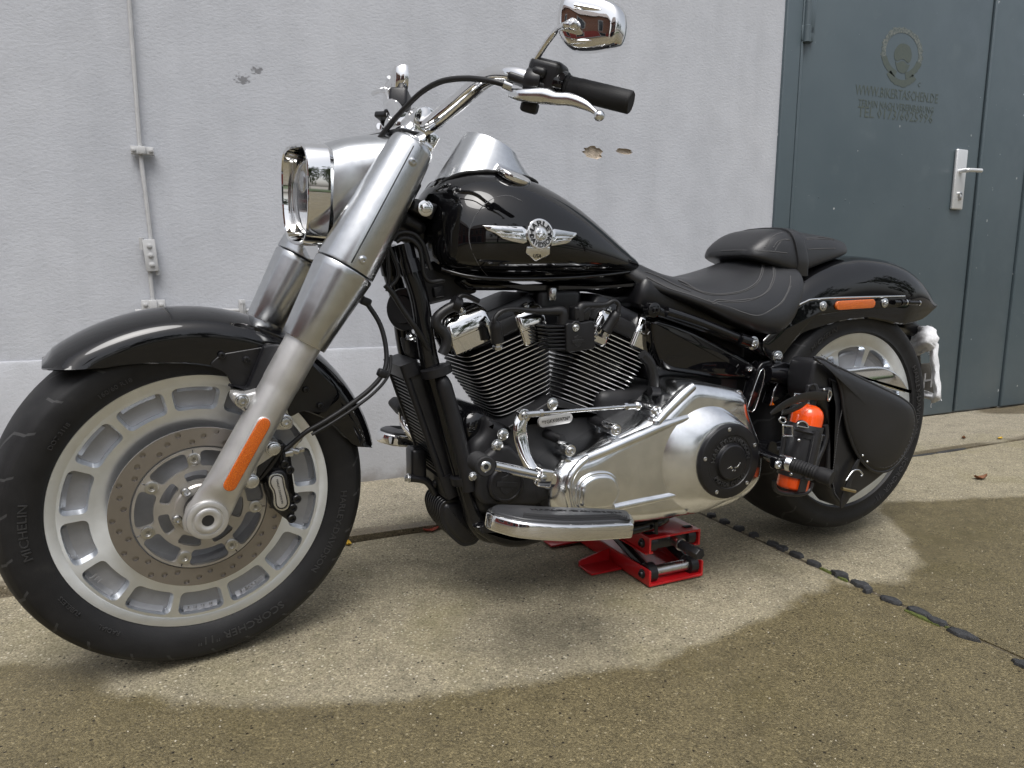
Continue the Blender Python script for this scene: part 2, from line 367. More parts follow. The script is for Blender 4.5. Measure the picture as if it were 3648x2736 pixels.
# concrete: wet where the attribute "wet" is above 0 (a rain line with a shape of its own)
def concrete(name, base, dark, stone_sc=330., wetness=True):
    m, t, b = newmat(name); global T_; c = coords(t)
    def mt(op, a, bb=None):
        n = N(t, 'ShaderNodeMath', operation=op)
        for i, q in enumerate((a, bb)):
            if q is None: continue
            if isinstance(q, (int, float)): n.inputs[i].default_value = q
            else: t.links.new(q, n.inputs[i])
        return n.outputs[0]
    def mix(f, a, bb, bt='MIX'):
        n = N(t, 'ShaderNodeMix', data_type='RGBA', blend_type=bt)
        for i, q in ((0, f), (6, a), (7, bb)):
            if isinstance(q, (int, float)): n.inputs[i].default_value = q
            elif isinstance(q, tuple): n.inputs[i].default_value = (*q, 1)
            else: t.links.new(q, n.inputs[i])
        return n.outputs[2]
    bigN = noise(t, 1.6, 4, c, .6).outputs['Fac']; midN = noise(t, 14, 5, c, .65).outputs['Fac']; fin = noise(t, 160, 3, c, .7).outputs['Fac']
    vo = N(t, 'ShaderNodeTexVoronoi', Scale=stone_sc); t.links.new(c, vo.inputs['Vector'])
    vo2 = N(t, 'ShaderNodeTexVoronoi', Scale=stone_sc*.36); t.links.new(c, vo2.inputs['Vector'])
    col = mix(bigN, base, tuple(x*.78 for x in base))
    col = mix(.75, col, ramp(t, midN, [(.3, .68), (.5, 1.0), (.72, 1.15)]).outputs[0], 'MULTIPLY')
    col = mix(.9, col, ramp(t, fin, [(.3, .62), (.5, 1.0), (.72, 1.3)]).outputs[0], 'MULTIPLY')
    # every grain of sand and grit its own tone
    tone = ramp(t, N_sep(t, vo.outputs['Color']), [(.0, .5), (.3, .9), (.7, 1.08), (.93, 1.35), (1., 1.9)]).outputs[0]
    col = mix(.8, col, tone, 'MULTIPLY')
    s2 = N_sep(t, vo2.outputs['Color'])
    peb = mt('MULTIPLY', mt('GREATER_THAN', s2, .90), mt('LESS_THAN', vo2.outputs['Distance'], .28))
    col = mix(peb, col, (.50, .46, .37)); pebd = mt('MULTIPLY', mt('LESS_THAN', s2, .05), mt('LESS_THAN', vo2.outputs['Distance'], .3))
    col = mix(pebd, col, (.035, .03, .025))
    moss = ramp(t, noise(t, 3.1, 5, c).outputs['Fac'], [(.54, 0), (.75, .38)]).outputs[0]
    col = mix(moss, col, (.17, .15, .06))
    rough = ramp(t, midN, [(.3, .85), (.7, .95)]).outputs[0]
    if wetness:
        at_ = N(t, 'ShaderNodeAttribute', attribute_name='wet')
        edN = noise(t, 5.5, 5, c, .55).outputs['Fac']
        edge = mt('ADD', mt('ADD', at_.outputs['Fac'], mt('MULTIPLY', mt('SUBTRACT', edN, .5), .10)), mt('ADD', mt('MULTIPLY', mt('SUBTRACT', midN, .5), .06), mt('MULTIPLY', mt('SUBTRACT', fin, .5), .03)))
        wf = ramp(t, edge, [(.0, 0), (.030, 1)])
        wet = mix(1.0, col, dark, 'MULTIPLY')
        col = mix(wf.outputs[0], col, wet)
        pud = ramp(t, mt('ADD', bigN, mt('MULTIPLY', midN, .35)), [(.5, .54), (.85, .26)]).outputs[0]
        rough = mix(wf.outputs[0], rough, pud)
    t.links.new(col, b.inputs['Base Color']); t.links.new(rough, b.inputs['Roughness']); b.inputs['Specular IOR Level'].default_value = .35
    hgt = mt('ADD', mt('MULTIPLY', fin, .8), mt('ADD', mt('MULTIPLY', vo.outputs['Distance'], -.5), mt('MULTIPLY', midN, .6)))
    bump(t, b, hgt, .7, .003)
def N_sep(t, src):
    s = N(t, 'ShaderNodeSeparateColor'); t.links.new(src, s.inputs[0]); return s.outputs[0]
concrete('concrete', (.285, .252, .175), (.52, .485, .375))
concrete('ledge_concrete', (.30, .268, .20), (.5, .46, .4))
simple('joint_dirt', (.085, .07, .045), .95, var=.5, vsc=90, bmp=.6, bsc=300, bdist=.004)
simple('joint_moss', (.09, .11, .02), .95, var=.5, vsc=200, bmp=.8, bsc=400, bdist=.004)
simple('grit_pale', (.42, .38, .30), .8, 0, .3, var=.35, vsc=40)
simple('grit_dark', (.05, .045, .04), .8)
simple('bitumen', (.035, .036, .038), .6, 0, .4, var=.35, vsc=80, bmp=.5, bsc=180, bdist=.003)
# door paint with rubbed spots and chips
m, t, b = newmat('door_paint')
b.inputs['Roughness'].default_value = .38; c = coords(t)
n1 = noise(t, 2.2, 6, c); n2 = noise(t, 7, 5, c)
r1 = ramp(t, n1.outputs['Fac'], [(.3, (.062, .086, .1)), (.7, (.078, .104, .118))])
ch = noise(t, 38, 2, c, .3); r2 = ramp(t, ch.outputs['Fac'], [(.77, 0), (.80, 1)])
rb = ramp(t, n2.outputs['Fac'], [(.6, 0), (.8, .32)])
mA = N(t, 'ShaderNodeMix', data_type='RGBA'); t.links.new(rb.outputs[0], mA.inputs[0]); t.links.new(r1.outputs[0], mA.inputs[6]); mA.inputs[7].default_value = (.13, .16, .175, 1)
mB = N(t, 'ShaderNodeMix', data_type='RGBA'); t.links.new(r2.outputs[0], mB.inputs[0]); t.links.new(mA.outputs[2], mB.inputs[6]); mB.inputs[7].default_value = (.4, .42, .43, 1)
t.links.new(mB.outputs[2], b.inputs['Base Color'])
t.links.new(ramp(t, n2.outputs['Fac'], [(.3, .32), (.7, .5)]).outputs[0], b.inputs['Roughness'])
bump(t, b, noise(t, 5, 4, c).outputs['Fac'], .12, .01)
m, t, b = newmat('sticker_ghost')                         # glue left by a peeled sticker
b.inputs['Roughness'].default_value = .75
r = ramp(t, noise(t, 90, 5).outputs['Fac'], [(.35, (.066, .084, .080)), (.65, (.080, .097, .083))]); t.links.new(r.outputs[0], b.inputs['Base Color'])
m, t, b = newmat('sticker_pale')
r = ramp(t, noise(t, 120, 5).outputs['Fac'], [(.4, (.075, .095, .095)), (.62, (.16, .175, .165))]); t.links.new(r.outputs[0], b.inputs['Base Color']); b.inputs['Roughness'].default_value = .8
# brick wall of the house across the yard
m, t, b = newmat('brick')
bk = N(t, 'ShaderNodeTexBrick', Scale=4.2); bk.inputs['Color1'].default_value = (.21, .085, .05, 1); bk.inputs['Color2'].default_value = (.28, .12, .07, 1); bk.inputs['Mortar'].default_value = (.3, .28, .25, 1)
mp = N(t, 'ShaderNodeMapping'); mp.inputs['Rotation'].default_value = (R_(90), 0, 0); t.links.new(coords(t), mp.inputs[0]); t.links.new(mp.outputs[0], bk.inputs['Vector']); t.links.new(bk.outputs['Color'], b.inputs['Base Color']); b.inputs['Roughness'].default_value = .85
simple('grass', (.05, .085, .02), .9, var=.5, vsc=8)
m, t, b = newmat('foliage')
r = ramp(t, noise(t, 1.5, 4).outputs['Fac'], [(.3, (.025, .05, .012)), (.7, (.075, .11, .03))]); t.links.new(r.outputs[0], b.inputs['Base Color']); b.inputs['Roughness'].default_value = .6
# ------------------------------------------------------------------ the setting
WY = .949                                                # face of the wall's plinth
def frange(a, b, s):
    n = max(1, round(abs((b-a)/s))); return [a+(b-a)*i/n for i in range(n+1)]
def pip(x, y, poly):
    c = False; n = len(poly)
    for i in range(n):
        (x1, y1), (x2, y2) = poly[i-1], poly[i]
        if (y1 > y) != (y2 > y) and x < (x2-x1)*(y-y1)/(y2-y1)+x1: c = not c
    return c
def sdist(x, y, polys):                                  # <0 inside the dry patches
    best = 9; ins = False
    for poly in polys:
        ins = ins or pip(x, y, poly)
        for i in range(len(poly)):
            (x1, y1), (x2, y2) = poly[i-1], poly[i]; dx, dy = x2-x1, y2-y1
            t = max(0, min(1, ((x-x1)*dx+(y-y1)*dy)/(dx*dx+dy*dy+1e-12))); best = min(best, math.hypot(x-x1-t*dx, y-y1-t*dy))
    return -best if ins else best
gp = lambda k, pts: [(p.x, p.y) for p in (at(k, a, b, Z=0) for a, b in pts)]
DRY = [[(-6, .6), (-6, .12), (-1.0, .12), (-.353, .104), (-.17, .03), (-.15, -.061), (-.133, -.102), (-.014, -.173), (.081, -.232), (.185, -.273), (.336, -.335), (.5, -.371),
        (.674, -.381), (.787, -.405), (.905, -.401), (1.054, -.372), (1.223, -.339), (1.38, -.29), (1.449, -.245)]
       + gp('B4', [(1000, 590), (1250, 570), (1390, 480), (1320, 400), (1300, 320), (1200, 235), (1120, 185), (1180, 140), (1400, 135), (1700, 118), (1998, 100)]) + [(5.5, .2), (5.5, .6)]]
def sheet(name, xs, ys, zf, mat, wetf=None):
    v = [(x, y, zf(x, y)) for y in ys for x in xs]; n = len(xs); f = []
    for j in range(len(ys)-1):
        for i in range(n-1): f.append((j*n+i, j*n+i+1, (j+1)*n+i+1, (j+1)*n+i))
    # skirt down the edges so the slab has thickness
    edge = [(i) for i in range(n)] + [j*n+n-1 for j in range(1, len(ys))] + [(len(ys)-1)*n+i for i in range(n-2, -1, -1)] + [j*n for j in range(len(ys)-2, 0, -1)]
    b0 = len(v); v += [(v[i][0], v[i][1], v[i][2]-.08) for i in edge]
    for q in range(len(edge)): f.append((edge[q], edge[(q+1) % len(edge)], b0+(q+1) % len(edge), b0+q))
    o = obj(name, (v, f), mat, None, 30)
    if wetf:
        a = o.data.attributes.new('wet', 'FLOAT', 'POINT')
        a.data.foreach_set('value', [wetf(p[0], p[1]) for p in v])
    return struct(o)
rnd = random.Random(3)
def grnd(x, y): return .0022*math.sin(x*3.1+1)*math.cos(y*2.3)+.0012*math.sin(x*9+y*7)
YS = [-9, -6, -4, -3, -2.2, -1.8] + frange(-1.5, .432, .028)
g1 = sheet('yard_slab', [-8, -5, -3, -2, -1.4] + frange(-1.1, 1.446, .03), YS, grnd, 'concrete', lambda x, y: sdist(x, y, DRY))
g2 = sheet('yard_slab', frange(1.458, 3.6, .03) + [4, 5, 7, 10], YS, grnd, 'concrete', lambda x, y: sdist(x, y, DRY))
def ledz(x, y): return max(.005, .026-.008*(x+.5)) + .0012*math.sin(x*5+y*3)
LW = lambda x, y: max(.085-abs(y-.455)*(1.5 if .3 < x < .75 else 3.0)+.02*math.sin(x*7), (.12-math.hypot((x-4.2)/3.0, (y-.9)))*1.0 if x > 3.2 else -1, -.3)-.012
led = sheet('wall_ledge', [-8, -5, -3, -2] + frange(-1.2, 4.6, .04) + [6, 8, 10], frange(.440, .99, .03), ledz, 'ledge_concrete', LW)
gnd = struct(obj('ground', ([(-380, -380, -.085), (380, -380, -.085), (380, 380, -.085), (-380, 380, -.085)], [(0, 1, 2, 3)]), 'ledge_concrete'))
a = gnd.data.attributes.new('wet', 'FLOAT', 'POINT'); a.data.foreach_set('value', [.2]*4)
# the joint between the slabs: dirt with dark lumps of filler left in it
def strip(a, b, wid, z, n=60, jit=.004):
    v = []; f = []
    for i in range(n+1):
        p = Vector(a).lerp(Vector(b), i/n); d = (Vector(b)-Vector(a)).normalized(); s = Vector((-d.y, d.x, 0))
        for k in (-1, -.4, .3, 1): v.append(p+s*(wid*k+rnd.uniform(-jit, jit)*abs(k))+Vector((0, 0, z+rnd.uniform(-.002, .002))))
    for i in range(n):
        for k in range(3): f.append((i*4+k, i*4+k+1, i*4+k+5, i*4+k+4))
    return v, f
jt = struct(obj('slab_joint', strip((1.452, -8, 0), (1.452, .436, 0), .0085, -.003, 160), 'joint_dirt'))
jt2 = struct(obj('ledge_joint', strip((-6, .436, 0), (7, .436, 0), .011, -.0035, 200), 'joint_dirt'))
def lump(c, lx, ly, h, ang, seed):
    r = random.Random(seed); rings = []; n = 12; ph = [r.uniform(.78, 1.15) for _ in range(n)]
    for s, z in ((1.0, -.004), (1.0, h*.35), (.88, h*.85), (.55, h)):
        ring = []
        for k in range(n):
            t = 2*math.pi*k/n; x, y = lx*s*ph[k]*math.cos(t), ly*s*ph[k]*math.sin(t)
            ring.append(Vector((c[0]+x*math.cos(ang)-y*math.sin(ang), c[1]+x*math.sin(ang)+y*math.cos(ang), z+(r.uniform(-.1, .1)*h if z > 0 else 0))))
        rings.append(ring)
    return loft(rings)
for i, (x, y, ln) in enumerate([(1.466, .20, .018), (1.465, .14, .02), (1.464, .076, .02), (1.463, .017, .018), (1.462, -.055, .026), (1.461, -.092, .02), (1.461, -.143, .025), (1.455, -.205, .028),
                                (1.457, -.287, .03), (1.456, -.347, .034), (1.442, -.378, .011), (1.446, -.437, .034), (1.448, -.505, .036), (1.442, -.553, .03), (1.436, -.612, .042), (1.424, -.735, .02), (1.418, -.77, .022)]):
    p = obj('joint_filler', lump((x, y), ln*.82, .013+.004*rnd.random(), .007+.003*rnd.random(), math.pi/2+rnd.uniform(-.12, .12), i), 'bitumen', jt)
obj('moss', lump((1.432, -.525), .045, .006, .004, math.pi/2, 5), 'joint_moss', jt)
for i, (x, y) in enumerate([(1.45, -.25), (1.446, -.30), (1.44, -.58)]): obj('moss', lump((x, y), .02, .005, .003, math.pi/2, 40+i), 'joint_moss', jt)
for i, x0 in enumerate([2.15, 2.36, 2.55, 2.78, 2.98]): obj('joint_filler', lump((x0, .437), .10, .009, .004, 0, 60+i), 'bitumen', jt2)
# loose grit washed over the slabs
gr = random.Random(21); gv = []; gf = []; gm_ = []
for i in range(1300):
    x, y = gr.uniform(-.6, 2.6), gr.uniform(-.95, .42)
    r = gr.choice((.0009, .0011, .0014, .0019))*gr.uniform(.8, 1.3); n0 = len(gv); z = grnd(x, y)
    for k in range(5): an = 2*math.pi*k/5+gr.random(); gv.append(Vector((x+r*gr.uniform(.7, 1.2)*math.cos(an), y+r*gr.uniform(.7, 1.2)*math.sin(an), z-.0002)))
    gv.append(Vector((x, y, z+r*.8))); gf += [(n0+k, n0+(k+1) % 5, n0+5) for k in range(5)]; gm_ += [0 if gr.random() < .8 else 1]*5
gmb = MB(); gmb.v = gv; gmb.f = gf; gmb.m = gm_
o = obj('loose_grit', gmb, ['grit_pale', 'grit_dark'], None, None); o['kind'] = 'stuff'; o['label'] = 'pale loose grit scattered over the concrete yard'; o['category'] = 'grit'
# wall
wall = thing('plastered_wall', 'long light grey wall of rough plaster behind the motorcycle', 'wall', (0, .97, 0))
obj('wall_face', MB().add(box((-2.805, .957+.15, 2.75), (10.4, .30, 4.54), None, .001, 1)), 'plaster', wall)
obj('lintel', box((4.0, .957+.151, 3.70), (3.21, .30, 2.64), None, .001, 1), 'plaster', wall)
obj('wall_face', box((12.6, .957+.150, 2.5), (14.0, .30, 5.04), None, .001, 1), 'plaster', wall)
pl = [(.949, -.02), (.949, .478), (.952, .4845), (.975, .4875), (1.24, .4875), (1.24, -.02)]
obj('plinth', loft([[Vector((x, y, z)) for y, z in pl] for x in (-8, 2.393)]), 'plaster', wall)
def chip(c, rx, rz, seed, cutter=False):
    r = random.Random(seed); n = 22; o1 = []; o2 = []; o3 = []; y0, y1, y2 = (.945, .966, .970) if cutter else (.9575, .9640, .9665)
    for k in range(n):
        t = 2*math.pi*k/n; q = r.uniform(.8, 1.12)
        o1.append(Vector((c[0]+rx*q*math.cos(t), y0, c[1]+rz*q*math.sin(t))))
        o2.append(Vector((c[0]+rx*q*(.999 if cutter else .90)*math.cos(t), y1, c[1]+rz*q*(.999 if cutter else .86)*math.sin(t))))
        o3.append(Vector((c[0]+rx*q*.45*math.cos(t), y2+r.uniform(-.0012, .0006), c[1]+rz*q*.45*math.sin(t))))
    if cutter: return loft([o1, o2, o3])
    v, f = loft([o1, o2, o3], False); f.append(tuple(range(2*n, 3*n))); return v, f
wf = [o for o in bpy.data.objects if o.name == 'wall_face'][0]
for cc, rx, rz, sd_ in (((1.472, 1.190), .045, .024, 1), ((1.612, 1.205), .040, .011, 2)):
    cut = bpy.data.objects.new('cut', mesh_of('cut', MB().add(chip(cc, rx, rz, sd_, True)), ['plaster_chip'], None, False, Vector((0, .97, 0)))); scene.collection.objects.link(cut); cut.location = (0, .97, 0)
    md = wf.modifiers.new('b', 'BOOLEAN'); md.object = cut; md.operation = 'DIFFERENCE'; md.solver = 'EXACT'
    bpy.context.view_layer.update(); me2 = bpy.data.meshes.new_from_object(wf.evaluated_get(bpy.context.evaluated_depsgraph_get())); wf.modifiers.clear(); wf.data = me2; me2.polygons.foreach_set('use_smooth', [False]*len(me2.polygons)); bpy.data.objects.remove(cut)
    obj('plaster_chip', chip(cc, rx, rz, sd_), 'plaster_chip', wall)
# lightning conductor on the wall
lc = thing('lightning_conductor', 'thin painted conductor rod clamped to the grey wall above the front wheel', 'conductor', (-.06, .95, .63))
obj('rod', tube([(-.064, .940, 2.6), (-.063, .940, 1.49), (-.062, .940, 1.297), (-.061, .940, 1.08), (-.055, .940, .962), (-.049, .940, .83), (-.052, .940, .78), (-.057, .940, .737), (-.054, .940, .63)], .0062, 8, 4), 'rod_paint', lc)
obj('rod', tube([(-.103, .940, .622), (.13, .940, .620), (.22, .940, .618), (.33, .940, .617)], .0052, 8, 3), 'rod_paint', lc)
def clampbar(cx, cz, wd, ht, parent, bolts, ang=0):
    Rm = rotY(ang); c = obj('clamp', MB().add(box((cx, .938, cz), (wd, .022, ht), Rm, .002)).add(box((cx, .930, cz), (wd*.34, .016, ht*1.02), Rm, .003)), 'rod_paint', parent)
    for bx, bz in bolts:
        p = Rm @ Vector((bx, 0, bz)); obj('bolt', hexbolt((cx+p.x, .928, cz+p.z), (0, -1, 0), .0055, .006), 'rod_paint', c)
clampbar(-.056, 1.081, .060, .022, lc, [(-.022, 0), (.022, 0)])
clampbar(-.054, .636, .064, .036, lc, [(-.021, .004), (.021, .004)])
clampbar(.194, .630, .019, .044, lc, [(0, .012)])
c = obj('clamp', box((-.0525, .936, .784), (.034, .024, .092), rotY(-.07), .002), 'rod_paint', lc)
for i in (-1, 0, 1): obj('bolt', hexbolt((-.0525-.002*i, .925, .784+.027*i), (0, -1, 0), .0062, .007), 'rod_paint', c)
obj('wire_end', tube([(-.073, .937, .80), (-.074, .934, .835)], .007, 8, 2), 'rod_paint', lc); obj('wire_end', tube([(-.037, .938, .75), (-.036, .938, .727)], .006, 8, 2), 'rod_paint', lc)
# steel door
dr = thing('steel_door', 'dark blue-grey painted steel double door at the right end of the wall', 'door', (3.3, .95, 0))
obj('door_frame', MB().add(box((2.438, 1.0, 1.17), (.088, .115, 2.32), None, .004)).add(box((4.04, 1.0, 2.345), (3.1, .11, .06), None, .004)), 'door_paint', dr)
obj('jamb_lip', box((2.4905, .9555, 1.15), (.013, .030, 2.27), None, .003), 'door_paint', dr)
def leaf(x0, x1, y, z1, z0=.012):
    return obj('door_leaf', box(((x0+x1)/2, y+.025, (z0+z1)/2), (x1-x0, .05, z1-z0), None, .007, 3), 'door_paint', dr)
leaf(2.503, 3.757, .953, 2.30); lf2 = leaf(3.766, 4.172, .962, 2.30); leaf(4.182, 5.6, .953, 2.30)
obj('cover_strip', box((3.775, .9535, 1.15), (.014, .016, 2.26), None, .004), 'door_paint', dr)
obj('dark_gap', MB().add(box((3.7615, .990, 1.15), (.03, .02, 2.3), None, .001)).add(box((4.177, .990, 1.15), (.03, .02, 2.3), None, .001)), 'joint_dirt', dr)
hg = obj('hinge', MB().add(lathe([(-.085, .015), (.085, .015)], (2.505, .938, 1.835), (0, 0, 1), 16)).add(box((2.525, .944, 1.835), (.055, .012, .16), None, .003)), 'door_paint', dr)
obj('hinge_knuckle', MB().add(lathe([(0, .017), (.065, .017), (.068, .012)], (2.505, .936, 1.715), (0, 0, 1), 16)).add(box((2.515, .945, 1.752), (.07, .014, .062), None, .004)), 'door_paint', hg)
hp = obj('handle_plate', box((3.610, .944, 1.2135), (.082, .016, .292), None, .006, 3), 'handle_alu', dr)
obj('lever', MB().add(tube([(3.602, .94, 1.254), (3.602, .905, 1.254), (3.607, .895, 1.254)], .011, 12)).add(tube([(3.602, .895, 1.254), (3.63, .891, 1.255), (3.69, .888, 1.256)], .0105, 10)), 'handle_alu', hp)
obj('key_cylinder', MB().add(lathe([(0, .013), (.008, .013), (.009, .011)], (3.613, .936, 1.142), (0, -1, 0), 18)).add(box((3.613, .931, 1.126), (.014, .012, .03), None, .004)), 'steel', hp)
obj('key_slot', box((3.613, .9262, 1.142), (.003, .001, .012), None, 0, 1), 'lens_dark', hp)
for i, x in enumerate([2.66, 2.83, 3.02, 3.23, 3.42]): obj('rivet', lathe([(0, .004), (.0012, .003), (.0015, .0004)], (x, .953, 1.083-.004*i), (0, -1, 0), 10), 'door_paint', dr)
# peeled sticker: wreath, skull, banner and lines of lettering
def Yd(u, v, h): return Vector((u, h, v))
def flat(poly, y=.9526, th=.0006): return slab(poly, y-th, y, Yd, .0001, 1)
ec = Vector((3.128, 1.752)); st_ = MB()
def arcband(c, r0, r1, a0, a1, n=40, jit=.006, ry=1.0, seed=0):
    r = random.Random(seed); out = []; inn = []
    for i in range(n+1):
        t = R_(a0+(a1-a0)*i/n); out.append((c[0]+(r1+r.uniform(-jit, jit))*math.cos(t), c[1]+(r1+r.uniform(-jit, jit))*ry*math.sin(t)))
        inn.append((c[0]+r0*math.cos(t), c[1]+r0*ry*math.sin(t)))
    return out+inn[::-1]
stk = obj('sticker', MB().add(flat(arcband(ec, .105, .142, 195, 255, 20, .004, .78, 1))).add(flat(arcband(ec, .105, .142, 285, 345, 20, .004, .78, 2)))
          .add(flat(arcband((3.135, 1.715), .09, .125, 215, 325, 26, .004, .86, 3)))
          .add(flat(cr2([(3.078, 1.725), (3.075, 1.755), (3.10, 1.787), (3.137, 1.797), (3.175, 1.787), (3.193, 1.757), (3.19, 1.73), (3.172, 1.716), (3.136, 1.729), (3.10, 1.716)], 4)))
          .add(flat(cr2([(3.085, 1.712), (3.10, 1.708), (3.136, 1.722), (3.172, 1.708), (3.186, 1.712), (3.175, 1.69), (3.16, 1.672), (3.135, 1.667), (3.11, 1.672), (3.095, 1.69)], 4))), 'sticker_ghost', dr)
obj('sticker_wreath', MB().add(flat(arcband(ec, .112, .142, -15, 195, 60, .008, .80, 4))), 'sticker_pale', stk)
for s, z, size, wd in (('WWW.BIKERTASCHEN.DE', 1.551, .062, .565), ('TERMIN NACH VEREINBARUNG', 1.502, .044, .515), ('TEL 0173/6025996', 1.457, .066, .515)):
    v, f = text_mesh(s, size, .0004, 1); k = wd/(max(p.x for p in v)-min(p.x for p in v))
    obj('lettering', ([Vector((3.124+p.x*k, .9522-p.z, z+p.y+(p.x*k)*.03)) for p in v], f), 'sticker_ghost', stk)
v, f = text_mesh('C', .03, .0004, 1); obj('lettering', ([Vector((3.262+p.x, .9522-p.z, 1.62+p.y)) for p in v], f), 'sticker_ghost', stk)
# fallen leaves
def leafmesh(c, L, Wd, ang, curl, seed):
    r = random.Random(seed); v = []; f = []; n = 8
    for i in range(n+1):
        t = i/n; wdt = Wd*math.sin(math.pi*min(1, t*.94+.06))**.8*(1+r.uniform(-.12, .12)); x = (t-.5)*L
        for k in (-1, 0, 1):
            y = k*wdt; z = curl*(abs(k)*.5+4*(t-.5)**2)+.002+(.0 if k else -.0008)
            v.append((c[0]+x*math.cos(ang)-y*math.sin(ang), c[1]+x*math.sin(ang)+y*math.cos(ang), c[2]+z))
    for i in range(n):
        for k in range(2): f.append((i*3+k, i*3+k+1, i*3+k+4, i*3+k+3))
    b = len(v); v += [(p[0], p[1], p[2]+.0006) for p in v]; f += [tuple(b+q for q in reversed(g)) for g in f]
    return v, f
for nm, c, L, Wd, ang, curl, mt_, lb in (('fallen_leaf', (.389, .425, .0), .026, .010, 1.2, .006, 'leaf_yellow', 'small yellow leaf in the step beside the front tyre'),
        ('fallen_leaf', (.632, .430, .0), .050, .011, .1, .008, 'leaf_red', 'reddish leaf lying in the step behind the engine'),
        ('fallen_leaf', (3.385, .48, .004), .048, .008, .25, .004, 'leaf_yellow', 'slim yellow leaf on the ledge below the steel door'),
        ('fallen_leaf', (3.23, .549, .004), .024, .009, .5, .008, 'leaf_brown', 'crumpled small brown leaf on the ledge below the steel door'),
        ('fallen_leaf', (2.65, .11, .0), .060, .014, -.2, .012, 'leaf_brown', 'dark brown leaf on the concrete at the right edge')):
    tag(obj(nm, leafmesh(c, L, Wd, ang, curl, int(L*1e4)), mt_), lb, 'leaf', 'fallen leaves')
# across the yard, seen mirrored in the chrome and the black paint
def house(name, label, x0, x1, y0, y1, h, face, red_h, wins):
    o = thing(name, label, 'house', ((x0+x1)/2, (y0+y1)/2, 0))
    obj('wall', box(((x0+x1)/2, (y0+y1)/2, h/2), (x1-x0, y1-y0, h), None, .01, 1), 'brick', o)
    if face == 'x': obj('base', box((x1+.03, (y0+y1)/2, red_h/2), (.1, y1-y0, red_h), None, .01, 1), 'red_render', o); obj('kerb', box((x1+.12, (y0+y1)/2, .15), (.12, y1-y0, .3), None, .01, 1), 'wood_white', o)
    else: obj('base', box(((x0+x1)/2, y1+.03, red_h/2), (x1-x0, .1, red_h), None, .01, 1), 'red_render', o); obj('kerb', box(((x0+x1)/2, y1+.12, .15), (x1-x0, .12, .3), None, .01, 1), 'wood_white', o)
    rf = [(-.5, 0), (.5, 0), (0, .42)]
    if face == 'x': rings = [[Vector(((x0+x1)/2+u*(x1-x0+.8), y, h+v*(x1-x0))) for u, v in rf] for y in (y0-.3, y1+.3)]
    else: rings = [[Vector((x, (y0+y1)/2+u*(y1-y0+.8), h+v*(y1-y0))) for u, v in rf] for x in (x0-.3, x1+.3)]
    obj('roof', loft(rings), 'roof_tile', o)
    for (a, zc, wd, ht) in wins:
        c1, s1 = ((x1+.06, a, zc), (.10, wd, ht)) if face == 'x' else ((a, y1+.06, zc), (wd, .10, ht))
        wn = obj('window', box(c1, s1, None, .02, 1), 'wood_white', o)
        c2, s2 = ((x1+.10, a, zc), (.06, wd-.2, ht-.2)) if face == 'x' else ((a, y1+.10, zc), (wd-.2, .06, ht-.2))
        obj('pane', box(c2, s2, None, .01, 1), 'window_glass', wn)
house('brick_house', 'red brick house with red base, mirrored in headlamp and mirror', -16, -10, -13, .5, 5.2, 'x', 2.3, [(-2.0, 1.5, 1.5, 1.2), (-5.0, 1.5, 1.5, 1.2), (-8.5, 1.4, 2.4, 2.2), (-2.2, 3.7, 1.1, 1.5), (-5.2, 3.7, 1.1, 1.5), (-8.2, 3.7, 1.1, 1.5)])
house('garage_house', 'red brick house with red garage gates, mirrored in the fuel tank', -9, -3.2, -19, -13, 4.6, 'y', 2.5, [(-8, 3.4, 1, 1.3), (-6, 3.4, 1, 1.3), (-4.2, 3.4, 1, 1.3), (-7.2, 1.2, 2.4, 2.1), (-4.7, 1.2, 2.2, 2.1)])
struct(obj('lawn', box((9, -17, -.02), (26, 10, .12), None, .02, 1), 'grass'))
def tree(c, h, rad, seed, label):
    r = random.Random(seed); o = thing('broadleaf_tree', label, 'tree', c, 'trees across the yard'); c = Vector(c)
    mb = MB().add(tube([c, c+Vector((.1, 0, h*.3)), c+Vector((0, .1, h*.6)), c+Vector((.05, 0, h*.9))], [.2, .16, .1, .03], 8, 3))
    for i in range(7):
        an = r.uniform(0, 6.28); z = h*r.uniform(.3, .6); mb.add(tube([c+Vector((0, 0, z)), c+Vector((rad*.4*math.cos(an), rad*.4*math.sin(an), z+h*.15)), c+Vector((rad*.75*math.cos(an), rad*.75*math.sin(an), z+h*.25))], [.07, .04, .015], 6, 3))
    obj('trunk', mb, 'bark', o); v = []; f = []
    cl = [(c+Vector((r.gauss(0, rad*.42), r.gauss(0, rad*.42), h*.62+r.gauss(0, h*.16))), r.uniform(.35, .8)) for _ in range(34)]
    for q, s in cl:
        for _ in range(60):
            d = Vector((r.gauss(0, 1), r.gauss(0, 1), r.gauss(0, 1))).normalized()*s*r.uniform(.6, 1.1); p = q+d
            a1 = Vector((r.gauss(0, 1), r.gauss(0, 1), r.gauss(0, 1))).normalized()*.16; a2 = a1.orthogonal().normalized()*.09
            n = len(v); v += [p-a1, p+a2, p+a1, p-a2]; f.append((n, n+1, n+2, n+3))
    obj('crown', (v, f), 'foliage', o, None)
for i, (x, y, h, rd, lb) in enumerate([(1.5, -17, 6.5, 2.4, 'leftmost tree mirrored in the fuel tank'), (5.5, -19, 8, 3, 'tall tree mirrored in the fuel tank behind the emblem'), (10, -17, 7.5, 2.8, 'tree mirrored in the tank beyond the emblem'), (15, -16, 7, 2.6, 'far tree mirrored at the rear of the tank'), (19, -11, 8, 3, 'tree beyond the door end, mirrored in the rear fender')]):
    tree((x, y, -.05), h, rd, 20+i, lb)
